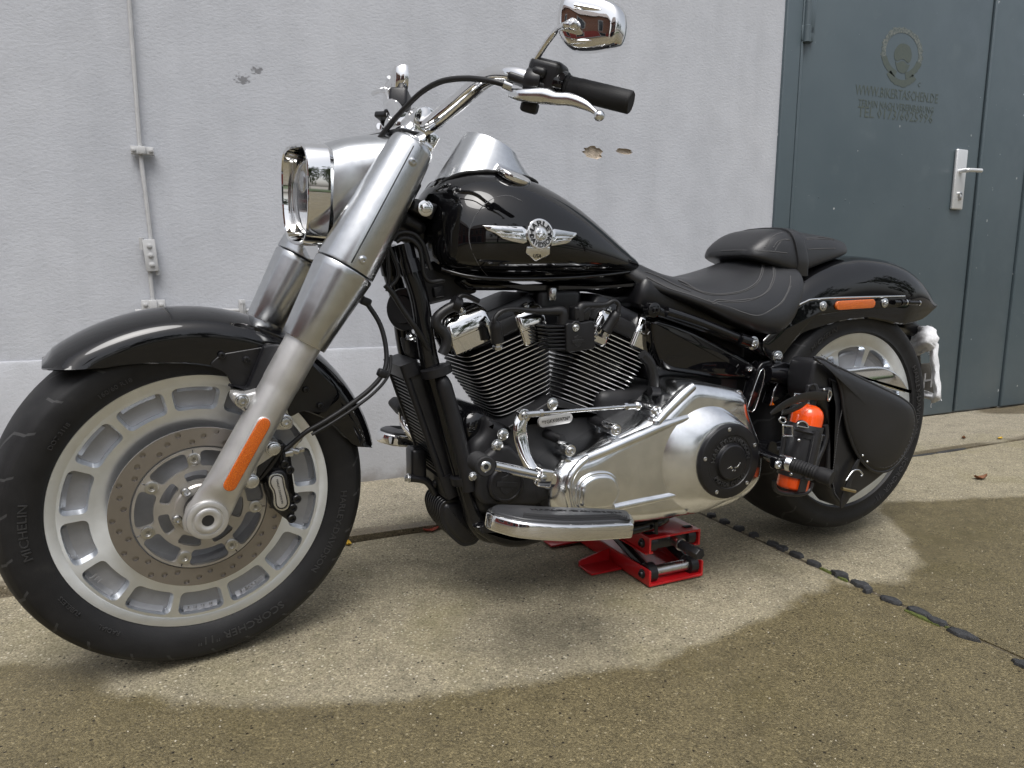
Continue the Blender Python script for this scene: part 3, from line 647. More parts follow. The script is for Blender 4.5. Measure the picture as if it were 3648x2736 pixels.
# ------------------------------------------------------------------ the motorcycle
bike = thing('motorcycle', 'black and silver cruiser motorcycle with solid disc wheels parked before the grey wall', 'motorcycle', (.83, 0, 0))
FA = (0, .3245); RA = (1.665, .3458)                     # axles (x, z)
def setuv(o, fn):
    uvl = o.data.uv_layers.new(name='UVMap'); me = o.data
    for p in me.polygons:
        us = [fn(me.vertices[me.loops[l].vertex_index].co) for l in p.loop_indices]
        mx = max(u[0] for u in us)
        for l, (u, v) in zip(p.loop_indices, us): uvl.data[l].uv = (u+1 if mx-u > .5 else u, v)
def tyre(name, ax, half, rb, yb, r0, parent, steer):
    # section: bead -> bulging sidewall -> shoulder -> round crown
    hs = [(yb*.86, rb-.006), (yb, rb-.002), (yb*1.06, rb+.002), (half*.955, rb+.014), (half*.995, rb+.028), (half*1.0, rb+.040), (half*.985, rb+.050), (half*.955, rb+.056), (half*.93, rb+.0575),
          (half*.86, r0-.0165), (half*.72, r0-.0105), (half*.52, r0-.005), (half*.27, r0-.0013), (0, r0)]
    prof = [(-y, r) for y, r in hs] + [(y, r) for y, r in hs[-2::-1]]
    n = 144; rings = [[Vector((ax[0]+r*math.cos(2*math.pi*k/n), y, ax[1]+r*math.sin(2*math.pi*k/n))) for k in range(n)] for y, r in prof]
    o = obj('tyre', loft(rings, False), 'tyre', parent, 50)
    off = ROOT_LOC['motorcycle']
    def fn(co):
        p = co+off; a = math.atan2(p.z-ax[1], p.x-ax[0])/(2*math.pi) % 1.0; rr = math.hypot(p.x-ax[0], p.z-ax[1])
        return (a, min(1, abs(p.y)/half*.38) if rr > r0-.024 else .40+.6*(r0-.024-rr)/(r0-.024-rb))
    setuv(o, fn)
    if steer: o.data.transform(Matrix.Translation(-off) @ MS @ Matrix.Translation(off))
    return o
def sector_face(c, r0, r1, nsec, a_off, hole, y, depth, draft=.9, floor=True, nh=32, halfw=None):
    """ring of sectors, each with one opening; hole(a,b)->(da, r) outline in sector coordinates. returns face, walls, floors"""
    face, wall, flo = ([], []), ([], []), []
    for s in range(nsec):
        a0 = a_off+2*math.pi*s/nsec; ha = math.pi/nsec
        op = hole(s); n = len(op)
        P3 = lambda da, r, yy: Vector((c[0]-r*math.cos(a0+da), yy, c[1]+r*math.sin(a0+da)))
        rm = (r0+r1)/2; sq = []
        hr = (r1-r0)/2; ca = sum(q[0] for q in op)/n/ha; cb = (sum(q[1] for q in op)/n-rm)/hr
        for da, r in op:
            a, b = da/ha-ca, (r-rm)/hr-cb
            k = min(((math.copysign(1, a)-ca)/a if abs(a) > 1e-9 else 1e9), ((math.copysign(1, b)-cb)/b if abs(b) > 1e-9 else 1e9)); sq.append(((ca+a*k)*ha, rm+(cb+b*k)*hr))
        # make sure the four corners of the sector are hit
        for cx in (-1, 1):
            for cy in (-1, 1):
                i = min(range(n), key=lambda q: (sq[q][0]/ha-cx)**2+((sq[q][1]-rm)/((r1-r0)/2)-cy)**2); sq[i] = (cx*ha, rm+cy*(r1-r0)/2)
        yf = y if callable(y) else (lambda r: y)
        v, f = face; n0 = len(v); v += [P3(a, r, yf(r)) for a, r in sq]+[P3(a, r, yf(r)) for a, r in op]
        f += [(n0+i, n0+(i+1) % n, n0+n+(i+1) % n, n0+n+i) for i in range(n)]
        cda = sum(q[0] for q in op)/n; cr_ = sum(q[1] for q in op)/n
        inn = [(cda+(a-cda)*draft, cr_+(r-cr_)*draft) for a, r in op]
        v, f = wall; n0 = len(v); v += [P3(a, r, yf(r)) for a, r in op]+[P3(a, r, yf(r)+depth) for a, r in inn]
        f += [(n0+i, n0+(i+1) % n, n0+n+(i+1) % n, n0+n+i) for i in range(n)]
        if floor: flo.append([P3(a, r, yf(r)+depth) for a, r in inn])
    return face, wall, flo
def boxhole(ha, ra, rb, rnd_=.006, skew=0):
    rm = (ra+rb)/2
    def h(s):
        q = rounded([(-ha*rm, ra), (ha*rm, ra), (ha*rm, rb), (-ha*rm, rb)], rnd_, 5); out = []
        for i in range(len(q)):                      # extra points on the long sides so arcs stay round
            p, r = q[i], q[(i+1) % len(q)]; out.append(p)
            if math.dist(p, r) > .012:
                for j in (1, 2, 3): out.append((p[0]+(r[0]-p[0])*j/4, p[1]+(r[1]-p[1])*j/4))
        return [(u/rm+skew*(v-rm), v) for u, v in out]
    return h
def wheel(name, ax, half, rl, nsec, a_off, steer, dish, r_in=.172, r_out=.2215):
    yl = -half; mb = MB()
    fs = lambda r: yl+.0025+max(0, (r_out-r))*.10
    # lip: rounded machined edge
    n = 112
    lip = [(yl+.03, rl), (yl+.004, rl), (yl, rl-.003), (yl+.0005, rl-.006), (yl+.002, r_out+.004), (fs(r_out+.003), r_out+.003)]
    mb.add(lathe(lip, (ax[0], 0, ax[1]), (0, 1, 0), n, False))
    face, wl, fl = sector_face(ax, r_in, r_out+.003, nsec, a_off, boxhole(math.pi/nsec*.86, r_in+.005, r_out-.002, .012), fs, .015, .90)
    mb.add(face); mb.add(wl, 0)
    # centre disc sweeping in to the hub
    prof = [(fs(r_in), r_in)]+[(fs(r_in)+.0008+(0 if r > .14 else dish*min(1, (.14-r)/.02)), r) for r in (.165, .15, .141, .135, .13, .122, .11, .09, .07) if r < r_in-.001]+[(fs(r_in)+dish*.8, .052), (fs(r_in)+dish*.35, .048), (fs(r_in)+dish*.3, .020), (fs(r_in)+dish*.5, .001)]
    cut_ = next((i for i, q in enumerate(prof) if q[1] < .1405), 1)
    mb.add(lathe(prof[:cut_+1], (ax[0], 0, ax[1]), (0, 1, 0), n, False)); mb.add(lathe(prof[cut_:], (ax[0], 0, ax[1]), (0, 1, 0), n, False), 1 if steer else 0)
    # far side and barrel
    mb.add(lathe([(yl+.03, rl), (yl+.03, rl-.008), (half-.03, rl-.008), (half-.004, rl), (half, rl-.004), (half-.004, .2), (half-.02, .06), (half-.02, .001)], (ax[0], 0, ax[1]), (0, 1, 0), 72, False))
    w_ = obj(name, mb, ['rim_machined', 'pocket_grey'], bike, 30, steer)
    for loop in fl:
        # floor: flat bed and a step towards the lip
        c = sum(loop, Vector())/len(loop); fm = MB(); n = len(loop)
        fm.add(([p+Vector((0, .0005, 0)) for p in loop], [tuple(range(n))]))
        rad = Vector((c.x-ax[0], 0, c.z-ax[1])).normalized(); tan = Vector((-rad.z, 0, rad.x))
        wdt = .030
        st = [c+rad*.013+tan*k*wdt*1.0+Vector((0, -.0005, 0)) for k in (-1, -.5, 0, .5, 1)]; st = [p-rad*((p-c).dot(tan)**2*2.5) for p in st]
        s2 = [p+rad*.009+Vector((0, -.0075, 0)) for p in st]
        fm.add((st+s2, [(i, i+1, 6+i, 5+i) for i in range(4)]))
        obj('pocket', fm, 'pocket_grey', w_, 30, steer)
    return w_
fw = wheel('front_wheel', FA, .066, .2438, 14, R_(90-25.714*4+1.5), True, .042)
ft = tyre('tyre', FA, .081, .2438, .066, .3245, fw, True)
rw = wheel('rear_wheel', RA, .112, .2438, 10, R_(14), False, .030, .132, .206)
rt = tyre('tyre', RA, .121, .2438, .112, .3245, rw, False)
# raised lettering on the sidewalls
def sidewall(ax, half, rb):
    return lambda rr: -half*(1.0-.055*abs((rr-(rb+.038))/.03)**2)-.0006
sbf, sbr = sidewall(FA, .081, .2438), sidewall(RA, .121, .2438)
for s, ang, size in (('SCORCHER "11"', -76, .020), ('HARLEY-DAVIDSON', -22, .017), ('MICHELIN', 180, .019), ('DOT 3118', 143, .010), ('160/60 R18', 118, .011), ('TUBELESS', 214, .010), ('RADIAL', 232, .010), ('MICHELIN', 70, .019)):
    obj('lettering', arc_text(s, FA, .2438+(.0205 if size > .012 else .014), 0, size, ang, False, .0010, 1.15, -1, sbf), 'moulded_text', fw, None, True)
for s, ang, size in (('HARLEY-DAVIDSON', 8, .020), ('SCORCHER "11"', -47, .020), ('MICHELIN', 120, .019)):
    obj('lettering', arc_text(s, RA, .2438+.0195, 0, size, ang, False, .0010, 1.2, -1, sbr), 'moulded_text', rw, None)
# cast lettering in the front wheel's pockets
for s, ang, size in (('E18X4.50MT', -64, .0085), ('J11', -146.5, .013), ('9   12   15   18', -92, .006)):
    rr = .210; obj('cast_mark', arc_text(s, FA, rr, -.0585, size, ang, True, .0012, 1.25, -1), 'pocket_grey', fw, None, True)
# front brake disc
DY = -.089
def dh(s):
    r = (.1425, .1345, .1255)[(s*2) % 3]; return [(.0049*math.cos(t)/r, r+.0049*math.sin(t)) for t in [2*math.pi*i/16 for i in range(16)]]
f1, w1, _ = sector_face(FA, .1165, .1500, 42, 0, dh, DY, .005, 1, False)
disc = obj('brake_disc', MB().add(f1).add(w1).add(lathe([(DY, .15), (DY+.005, .15), (DY+.005, .1165), (DY, .1165)], (0, 0, FA[1]), (0, 1, 0), 96, False)), 'disc_steel', fw, 30, True)
def winA(s): return boxhole(.335, .079, .1095, .009)(s)
def winB(s): return boxhole(.30, .054, .0725, .006)(s)
B0 = R_(84.9); BS = 2*math.pi/7
f2, w2, _ = sector_face(FA, .0755, .1125, 7, B0+BS/2, winA, DY-.003, .008, 1, False)
f3, w3, _ = sector_face(FA, .047, .0755, 7, B0, winB, DY-.003, .008, 1, False)
obj('disc_carrier', MB().add(f2).add(w2).add(f3).add(w3).add(lathe([(DY+.005, .047), (DY-.003, .047), (DY-.006, .044), (DY-.006, .030), (DY-.003, .028), (DY+.004, .028)], (0, 0, FA[1]), (0, 1, 0), 48, False))
    .add(lathe([(DY-.003, .1125), (DY-.003, .1135), (DY+.004, .1135)], (0, 0, FA[1]), (0, 1, 0), 72, False)), 'disc_carrier', fw, 30, True)
for i in range(7):
    an = B0+BS*i; c = (-.0945*math.cos(an), DY-.003, FA[1]+.0945*math.sin(an))
    obj('disc_button', lathe([(0, .0115), (-.0025, .0115), (-.003, .0105), (-.003, .0065), (-.001, .006), (-.001, .0035), (.001, .003), (.001, .0003)], c, (0, 1, 0), 24), 'steel', fw, 30, True)
    # slot across the carrier at each button
    obj('button_slot', MB().add(box((-.1075*math.cos(an), DY-.0032, FA[1]+.1075*math.sin(an)), (.010, .0005, .0016), rotY(an), 0, 1)), 'lens_dark', fw, None, True)
for i in range(5):
    an = R_(55)+2*math.pi/5*i; c = (-.044*math.cos(an), DY-.005, FA[1]+.044*math.sin(an)); obj('disc_bolt', bolt(c, (0, -1, 0), .0085, .007), 'zinc', fw, 30, True)
obj('hub_spacer', lathe([(-.07, .031), (-.118, .031), (-.12, .029), (-.13, .022)], (0, 0, FA[1]), (0, 1, 0), 28), 'satin_black', fw, 30, True)
# rear hub, and the curved chrome blade by the pulley
obj('hub', lathe([(-.085, .075), (-.13, .07), (-.134, .06), (-.134, .035), (-.15, .03), (-.152, .01)], (RA[0], 0, RA[1]), (0, 1, 0), 40), 'pocket_grey', rw)
# ---- fork legs (steered)
def FK(t, y, f=0): return Vector((AX.x*t+AX.z*f, y, .3245+AX.z*t-AX.x*f))        # t up the leg, f to the rear
FY = .138
def legring(c0, r, n=24, sx=1.0, sy=1.0):
    e1 = Vector((AX.z, 0, -AX.x)); e2 = Vector((0, 1, 0))
    return [c0+e1*(r*sx*math.cos(2*math.pi*k/n))+e2*(r*sy*math.sin(2*math.pi*k/n)) for k in range(n)]
for sgn in (-1, 1):
    lg = [(-.036, .010, .5), (-.033, .024, .45), (-.02, .034, .40), (.0, .038, .36), (.030, .037, .38), (.042, .0355, .46), (.056, .0338, .82), (.066, .0328, .97), (.10, .0325, 1), (.18, .0325, 1), (.255, .0325, 1), (.262, .0325, 1), (.27, .0335, 1), (.36, .0335, 1), (.375, .0335, 1)]
    leg = obj('fork_leg', loft([legring(FK(t, sgn*FY), r, 28, 1, sy) for t, r, sy in lg]), 'cast_alu', bike, 40, True)
    obj('fork_shroud', MB().add(loft([legring(FK(t, sgn*FY), r, 36) for t, r in ((.352, .038), (.351, .0405), (.353, .0413), (.42, .0475), (.490, .0545), (.500, .0553), (.5025, .0545))])), 'satin_silver', bike, 40, True)
    y = sgn*FY
    if sgn < 0:
        axc = obj('axle_boss', lathe([(-.10, .030), (-.152, .0355), (-.1555, .0345), (-.1565, .0325), (-.1565, .0265), (-.1545, .0255), (-.1545, .023), (-.157, .0225), (-.1585, .0205), (-.1585, .0145), (-.157, .0125), (-.157, .0105), (-.146, .0098), (-.146, .0004)], (0, 0, FA[1]), (0, 1, 0), 40), 'cast_alu', leg, 40, True)
        obj('axle_hole', lathe([(-.1555, .0104), (-.1475, .0102), (-.1470, .0003)], (0, 0, FA[1]), (0, 1, 0), 24), 'lens_dark', leg, 30, True)
        # amber reflector
        a, b = (ats('C1', 1298, 430, Y=-.170), ats('C1', 1133, 728, Y=-.170))
        sk = capsule((a.x, a.z), (b.x, b.z), .0115)
        fr_ = obj('reflector', slab(offs(sk, -.0018), -.1712, -.160, Yp, .002, 3), 'cast_alu', leg, 40, True)
        obj('reflector_lens', slab(sk, -.1735, -.168, Yp, .0022, 3), 'amber', leg, 40, True)
        # ears for the fender and for the calliper
        ear = MB()
        e1 = ats('C1', 1190, 312, Y=-.140); e2 = ats('C1', 1403, 415, Y=-.140)
        ear.add(plate('C1', [(1145, 285), (1165, 275), (1215, 282), (1290, 275), (1250, 420), (1215, 380), (1170, 345), (1148, 315)], -.142, .03, .005, True, 0, 3, 3))
        ear.add(plate('C1', [(1385, 370), (1420, 385), (1445, 415), (1440, 450), (1400, 462), (1345, 460), (1310, 480), (1330, 420)], -.142, .03, .005, True, 0, 3, 3))
        ear.add(plate('C1', [(1320, 510), (1375, 520), (1370, 570), (1330, 600), (1270, 640), (1262, 700), (1255, 740), (1215, 740), (1160, 770), (1220, 560), (1290, 480)], -.136, .03, .004, True, .004))
        obj('fork_lug', ear, 'cast_alu', leg, 40, True)
        for p in (e1, e2): obj('bolt', MB().add(lathe([(0, .0125), (.002, .0125), (.003, .011), (.003, .010)], (p.x, -.1425, p.z), (0, -1, 0), 22)).add(bolt((p.x, -.1425, p.z), (0, -1, 0), .0092, .0075)), 'zinc', leg, 40, True)
        for q in ((1345, 548), (1238, 710)):
            p = ats('C1', *q, Y=-.138); obj('bolt', MB().add(lathe([(0, .013), (.003, .013), (.0035, .0115), (.009, .0105), (.010, .009), (.010, .0002)], (p.x, -.1385, p.z), (0, -1, 0), 22)), 'zinc', leg, 40, True)
# ---- calliper (steered)
cal = obj('brake_calliper', MB().add(plate('B7', [(820, 700), (930, 690), (940, 790), (950, 880), (955, 930), (915, 960), (935, 1080), (985, 1130), (1012, 1180), (985, 1225), (950, 1240), (975, 1330), (970, 1385), (915, 1408), (860, 1370), (740, 1270), (690, 1140), (660, 1020), (620, 1040), (690, 930), (790, 880), (815, 800)], -.112, .075, .006, True, .003))
    .add(plate('B7', [(705, 960), (760, 910), (850, 900), (900, 960), (915, 1060), (925, 1200), (905, 1290), (860, 1320), (790, 1310), (750, 1260), (740, 1150), (700, 1050)], -.122, .03, .006, True, 0, 3, 3)), 'satin_black', bike, 40, True)
obj('calliper_bracket', plate('B7', [(800, 730), (815, 640), (870, 640), (860, 700), (810, 790), (760, 870), (690, 950), (640, 1000), (580, 1040), (575, 900), (620, 830), (690, 790), (730, 720)], -.130, .02, .004, True, .004), 'satin_black', cal, 40, True)
pl_o = [(712, 985), (735, 945), (790, 930), (845, 945), (868, 990), (880, 1060), (910, 1140), (920, 1220), (900, 1275), (850, 1300), (795, 1285), (762, 1240), (760, 1170), (748, 1110), (715, 1050)]
obj('badge_ring', plate('B7', pl_o, -.1245, .006, .0012, True, 0, 2, 4), 'zinc', cal, 40, True)
pin = [(738, 1000), (760, 965), (800, 958), (840, 975), (850, 1030), (865, 1100), (885, 1180), (888, 1235), (860, 1265), (820, 1268), (793, 1235), (785, 1160), (772, 1100), (742, 1045)]
obj('badge', plate('B7', [(728, 992), (753, 955), (800, 947), (848, 966), (860, 1025), (876, 1100), (898, 1180), (900, 1245), (865, 1278), (815, 1280), (782, 1242), (774, 1165), (762, 1105), (731, 1050)], -.1252, .004, .0008, True, 0, 2, 4), 'lens_dark', cal, 40, True)
obj('badge_face', plate('B7', pin, -.1258, .004, .0008, True, 0, 2, 4), 'plate_face' if 'plate_face' in MAT else 'cast_alu', cal, 40, True)
p0, p1 = ats('B7', 795, 990, Y=-.1262), ats('B7', 848, 1225, Y=-.1262)
v, f = text_mesh('HARLEY-DAVIDSON', .0052, .0003); k = (p1-p0).length/(max(p.x for p in v)-min(p.x for p in v)); d = (p1-p0).normalized(); up = Vector((-d.z, 0, d.x)); mid = (p0+p1)/2
if up.x < 0: up = -up
obj('badge_lettering', ([mid+d*p.x*k+up*(p.y-.002)+Vector((0, -p.z, 0)) for p in v], f), 'grey_text', cal, None, True)
for q in ((865, 838), (915, 895), (985, 1180), (945, 1268), (935, 1372)):
    p = ats('B7', *q, Y=-.112); obj('bolt', lathe([(.01, .0085), (-.006, .0085), (-.0075, .007), (-.0075, .0048), (-.003, .0045), (-.003, .0003)], (p.x, -.110, p.z), (0, 1, 0), 16), 'satin_black', cal, 40, True)
p = ats('B7', 970, 710, Y=-.105); obj('banjo_bolt', MB().add(lathe([(-.012, .007), (.006, .007)], p, (.3, 0, -.1), 16)).add(lathe([(.006, .0055), (.016, .0055), (.017, .004)], p, (.9, 0, .1), 6)).add(lathe([(-.02, .009), (-.006, .009)], p, (.9, 0, .1), 16)), 'steel', cal, 40, True)
# ---- front fender (steered)
def fender_front():
    bot = [(50, .347), (52, .340), (54, .332), (58, .316), (63, .301), (72, .286), (82, .274), (95, .264), (108, .256), (122, .250), (138, .249), (148, .272), (159, .288), (164, .298), (166, .312), (167.5, .334)]
    def bf(a):
        for (a0, b0), (a1, b1) in zip(bot, bot[1:]):
            if a0 <= a <= a1: return b0+(b1-b0)*(a-a0)/(a1-a0)
        return bot[-1][1]
    rings = []
    angs = frange(50, 167.5, 2.2)
    for a in angs:
        t = R_(a); rb = bf(a); e = min(1, max(0.0, (a-50)/5)); e2 = min(1, max(0., (167.5-a)/3)); wsc = .60+.40*math.sqrt(max(0, e)) if a < 55 else 1
        sec = []
        hw = .0935*wsc; rt = .3565-(.012*(1-e))
        sd = max(rb, .20); top = []
        for y, r in ((1.0, 0), (1.0, .35), (1.0, .7), (1.0, .9)): top.append((y, sd+(.312-sd)*r))
        cv = [(.998, .314), (.985, .3205), (.955, .3275), (.905, .3340), (.83, .3395), (.73, .3438), (.6, .3480), (.45, .3515), (.25, .3545), (0, .3560)]
        prof = top+[(y, min(r, rt)) for y, r in cv]
        prof = [(y, max(r, rb)) for y, r in prof]
        L_ = [(-y*hw, r) for y, r in prof]+[(y*hw, r) for y, r in prof[-2::-1]]
        inner = [(y*.955, r-.003) for y, r in reversed(L_)]
        ring = [Vector((-r*math.cos(t), y, .3245+r*math.sin(t))) for y, r in L_+inner]
        rings.append(ring)
    return loft(rings)
fdr = obj('front_fender', fender_front(), 'gloss_black', bike, 32, True)
for sgn in (-1, 1):
    br = MB().add(slab(rounded(xz('A1', [(850, 345), (920, 375), (945, 430), (1040, 440), (1130, 300), (1135, 260), (900, 300)], -.097, True), .01), sgn*.0975, sgn*.093, Yp, .001, 1, True))
    br.add(slab(rounded(xz('A1', [(1080, 265), (1150, 262), (1160, 330), (1060, 470), (930, 430), (1010, 440)], -.115, True), .006), sgn*.118, sgn*.096, Yp, .003, 2, True))
    br.add(slab(rounded(xz('A1', [(1160, 470), (1260, 330), (1380, 450), (1330, 540), (1230, 530), (1180, 560)], -.097, True), .01), sgn*.0975, sgn*.093, Yp, .001, 1, True))
    obj('fender_bracket', br, 'satin_black', fdr, 40, True)
    for q in ((903, 303), (1003, 320), (1245, 443), (1303, 507)):
        p = ats('A1', *q, Y=-.097); obj('bolt', bolt((p.x, sgn*.097, p.z), (0, sgn, 0), .0062, .006), 'satin_black', fdr, 40, True)
# ---- headlamp nacelle (steered)
def crad(t):
    T_ = ((.51, .0553), (.60, .052), (.70, .0465), (.756, .0425), (.77, .041))
    for (a, b), (c, d) in zip(T_, T_[1:]):
        if a <= t <= c: return b+(d-b)*(t-a)/(c-a)
    return .041
for sgn in (-1, 1):
    cv = obj('fork_cover', loft([legring(FK(t, sgn*FY), r, 40) for t, r in ((.5055, .0535), (.5065, .0548), (.51, .0553), (.60, .052), (.70, .0465), (.756, .0425), (.764, .041), (.768, .037), (.769, .030))]), 'satin_silver', bike, 40, True)
    if sgn < 0:
        # the seam down the outer face, and its two screws
        for f_ in (-.012,):
            pts = []
            for t in frange(.512, .752, .03):
                r = crad(t); pts.append(FK(t, -FY-math.sqrt(max(0, r*r-f_*f_))+.0004, f_))
            obj('cover_seam', tube(pts, .0013, 6, 2), 'satin_black', cv, None, True)
        for q in ((1055, 325), (712, 970)):
            p = ats('A2', *q, Y=-.185); t = p.x*AX.x+(p.z-.3245)*AX.z; f_ = p.x*AX.z-(p.z-.3245)*AX.x; r = crad(t)
            nrm = Vector((AX.z*f_, -math.sqrt(max(1e-6, r*r-f_*f_)), -AX.x*f_)).normalized(); pc = FK(t, -FY)+nrm*(r-.001)
            obj('screw', MB().add(lathe([(0, .0085), (.0015, .0085), (.002, .0075)], pc, nrm, 18)).add(bolt(pc, nrm, .0068, .0055)), 'zinc', cv, 40, True)
def sup(cy, cz, hw, hz, x, n=48, e=2.6, e2=2.6, shear=0):
    out = []
    for k in range(n):
        t = 2*math.pi*k/n; c, s = math.cos(t), math.sin(t); ee = e if s > 0 else e2
        y = cy+hw*math.copysign(abs(c)**(2/ee), c); z = cz+hz*math.copysign(abs(s)**(2/ee), s); out.append(Vector((x+shear*(z-cz), y, z)))
    return out
nac = obj('headlamp_nacelle', loft([sup(0, .888, .0885, .0905, .248, e=3.2, e2=2.2, shear=.03), sup(0, .889, .0905, .093, .252, e=3.2, e2=2.2, shear=.03), sup(0, .905, .096, .090, .285, e=3.0, e2=2.2), sup(0, .925, .108, .079, .32, e=2.8, e2=2.1),
      sup(0, .945, .124, .064, .352, e=2.6, e2=2.0), sup(0, .962, .140, .052, .375, e=2.6), sup(0, .983, .15, .034, .395, e=2.8), sup(0, .995, .15, .024, .408, e=3), sup(0, .996, .14, .018, .412, e=3)]), 'satin_silver', bike, 50, True)
# chrome bezel: a shield-shaped ring
BZ = [(.0, .982), (.035, .9815), (.062, .977), (.080, .964), (.0895, .942), (.0925, .91), (.092, .88), (.088, .85), (.078, .823), (.060, .803), (.035, .7945), (0, .792)]
bz = cr2(BZ+[(-y, z) for y, z in BZ[-2:0:-1]], 4)
def bring(x, ins, sh=0): return [Vector((x+sh*(z-.888), y, z)) for y, z in offs(bz, ins)]
bzl = obj('headlamp_bezel', loft([bring(.256, .004, .03), bring(.249, .0005, .03), bring(.2465, -.001, .025), bring(.213, .0015), bring(.2075, .0025), bring(.206, .004), bring(.2055, .006), bring(.208, .009), bring(.225, .012), bring(.243, .016)], False), 'chrome', nac, 24, True)
obj('reflector_bowl', loft([bring(.243, .016), bring(.258, .03), bring(.262, .085)], True), 'chrome', nac, 40, True)
obj('lamp_ring', MB().add(lathe([(.0, .0735), (-.010, .0745), (-.013, .0725), (-.010, .069), (0, .068)], (.243, 0, .885), (1, 0, 0), 48, False)), 'satin_black', nac, 40, True)
obj('lens', lathe([(.232, .0715), (.224, .068), (.217, .057), (.212, .040), (.2095, .020), (.209, .0005), (.2115, .0005), (.212, .020), (.2145, .040), (.2195, .056), (.2265, .0665), (.236, .0700)], (0, 0, .885), (1, 0, 0), 48, True), 'clear_glass', nac, 60, True)
led = MB()
for i in range(20):
    z = .828+.006*i; led.add(tube([(.238, -.050, z), (.238, .050, z)], .0026, 8, 1))
obj('led_strip', led, 'chrome', nac, 50, True)['kind'] = 'stuff'
obj('lamp_bulb', ball((.236, -.012, .885), .006, 12), 'amber', nac, 50, True)
for y in (-.034, .034): obj('projector', lathe([(.0, .026), (-.010, .025), (-.016, .018), (-.018, .0005)], (.244, y, .915), (1, 0, 0), 24), 'zinc', nac, 50, True)
obj('lower_trim', loft([sup(0, .785, .050, .018, .235), sup(0, .78, .055, .020, .26), sup(0, .775, .06, .02, .30)]), 'chrome', nac, 50, True)
obj('top_clamp', MB().add(box((.405, 0, .998), (.075, .24, .018), rotY(.5), .006)), 'chrome', bike, 50, True)
obj('clamp_gasket', MB().add(box((.388, 0, 1.0075), (.05, .27, .008), rotY(.12), .003)), 'satin_black', bike, 50, True)
for sgn in (-1, 1): obj('fork_cap', lathe([(0, .031), (.006, .031), (.010, .028), (.011, .012), (.016, .011), (.017, .0005)], FK(.764, sgn*FY), AX, 30), 'chrome', bike, 50, True)
# ---- handlebar (steered)
HB = [(.444, 0, 1.040), (.444, -.05, 1.040)] + [tuple(ats('A3', x, y, Y)) for x, y, Y in ((470, 885, -.085), (640, 755, -.135), (790, 625, -.185), (870, 565, -.215), (960, 535, -.245), (1080, 543, -.28), (1200, 575, -.307))]
gin, gend = Vector(tuple(ats('A3', 1440, 620, -.352))), Vector(tuple(ats('A3', 1945, 745, -.452)))
gd = (gend-gin).normalized(); HB += [tuple(gin), tuple(gin+gd*.05)]
full = [Vector((x, -y, z)) for x, y, z in HB[:0:-1]] + [Vector(p) for p in HB]
obj('handlebar', tube(full, .0165, 20, 6), 'chrome', bike, 50, True)
mir = lambda vf, s: (vf[0], vf[1]) if s < 0 else ([Vector((p.x, -p.y, p.z)) for p in vf[0]], vf[1])
gz = Vector((0, 0, 1)); gs = gd.cross(gz).normalized(); gu = gs.cross(gd).normalized()
GM = Matrix((gd, gs, gu)).transposed()
stemb = ats('A3', 1195, 580, -.31)
def ell_loft(pts, dims, n=16, up=gu):                     # pts with (half width across, half height)
    P = cr(pts, 4); D = []
    for i in range(len(pts)-1):
        for j in range(4): D.append(tuple(dims[i][k]+(dims[i+1][k]-dims[i][k])*j/4 for k in (0, 1)))
    D.append(dims[-1]); rings = []
    for p, (a, b), (t, _, _) in zip(P, D, frames(P)):
        s = t.cross(up).normalized(); u = s.cross(t).normalized()
        rings.append([p+s*(a*math.cos(2*math.pi*k/n))+u*(b*math.sin(2*math.pi*k/n)) for k in range(n)])
    return loft(rings)
MC = ats('E3', 880, 520, -.405)
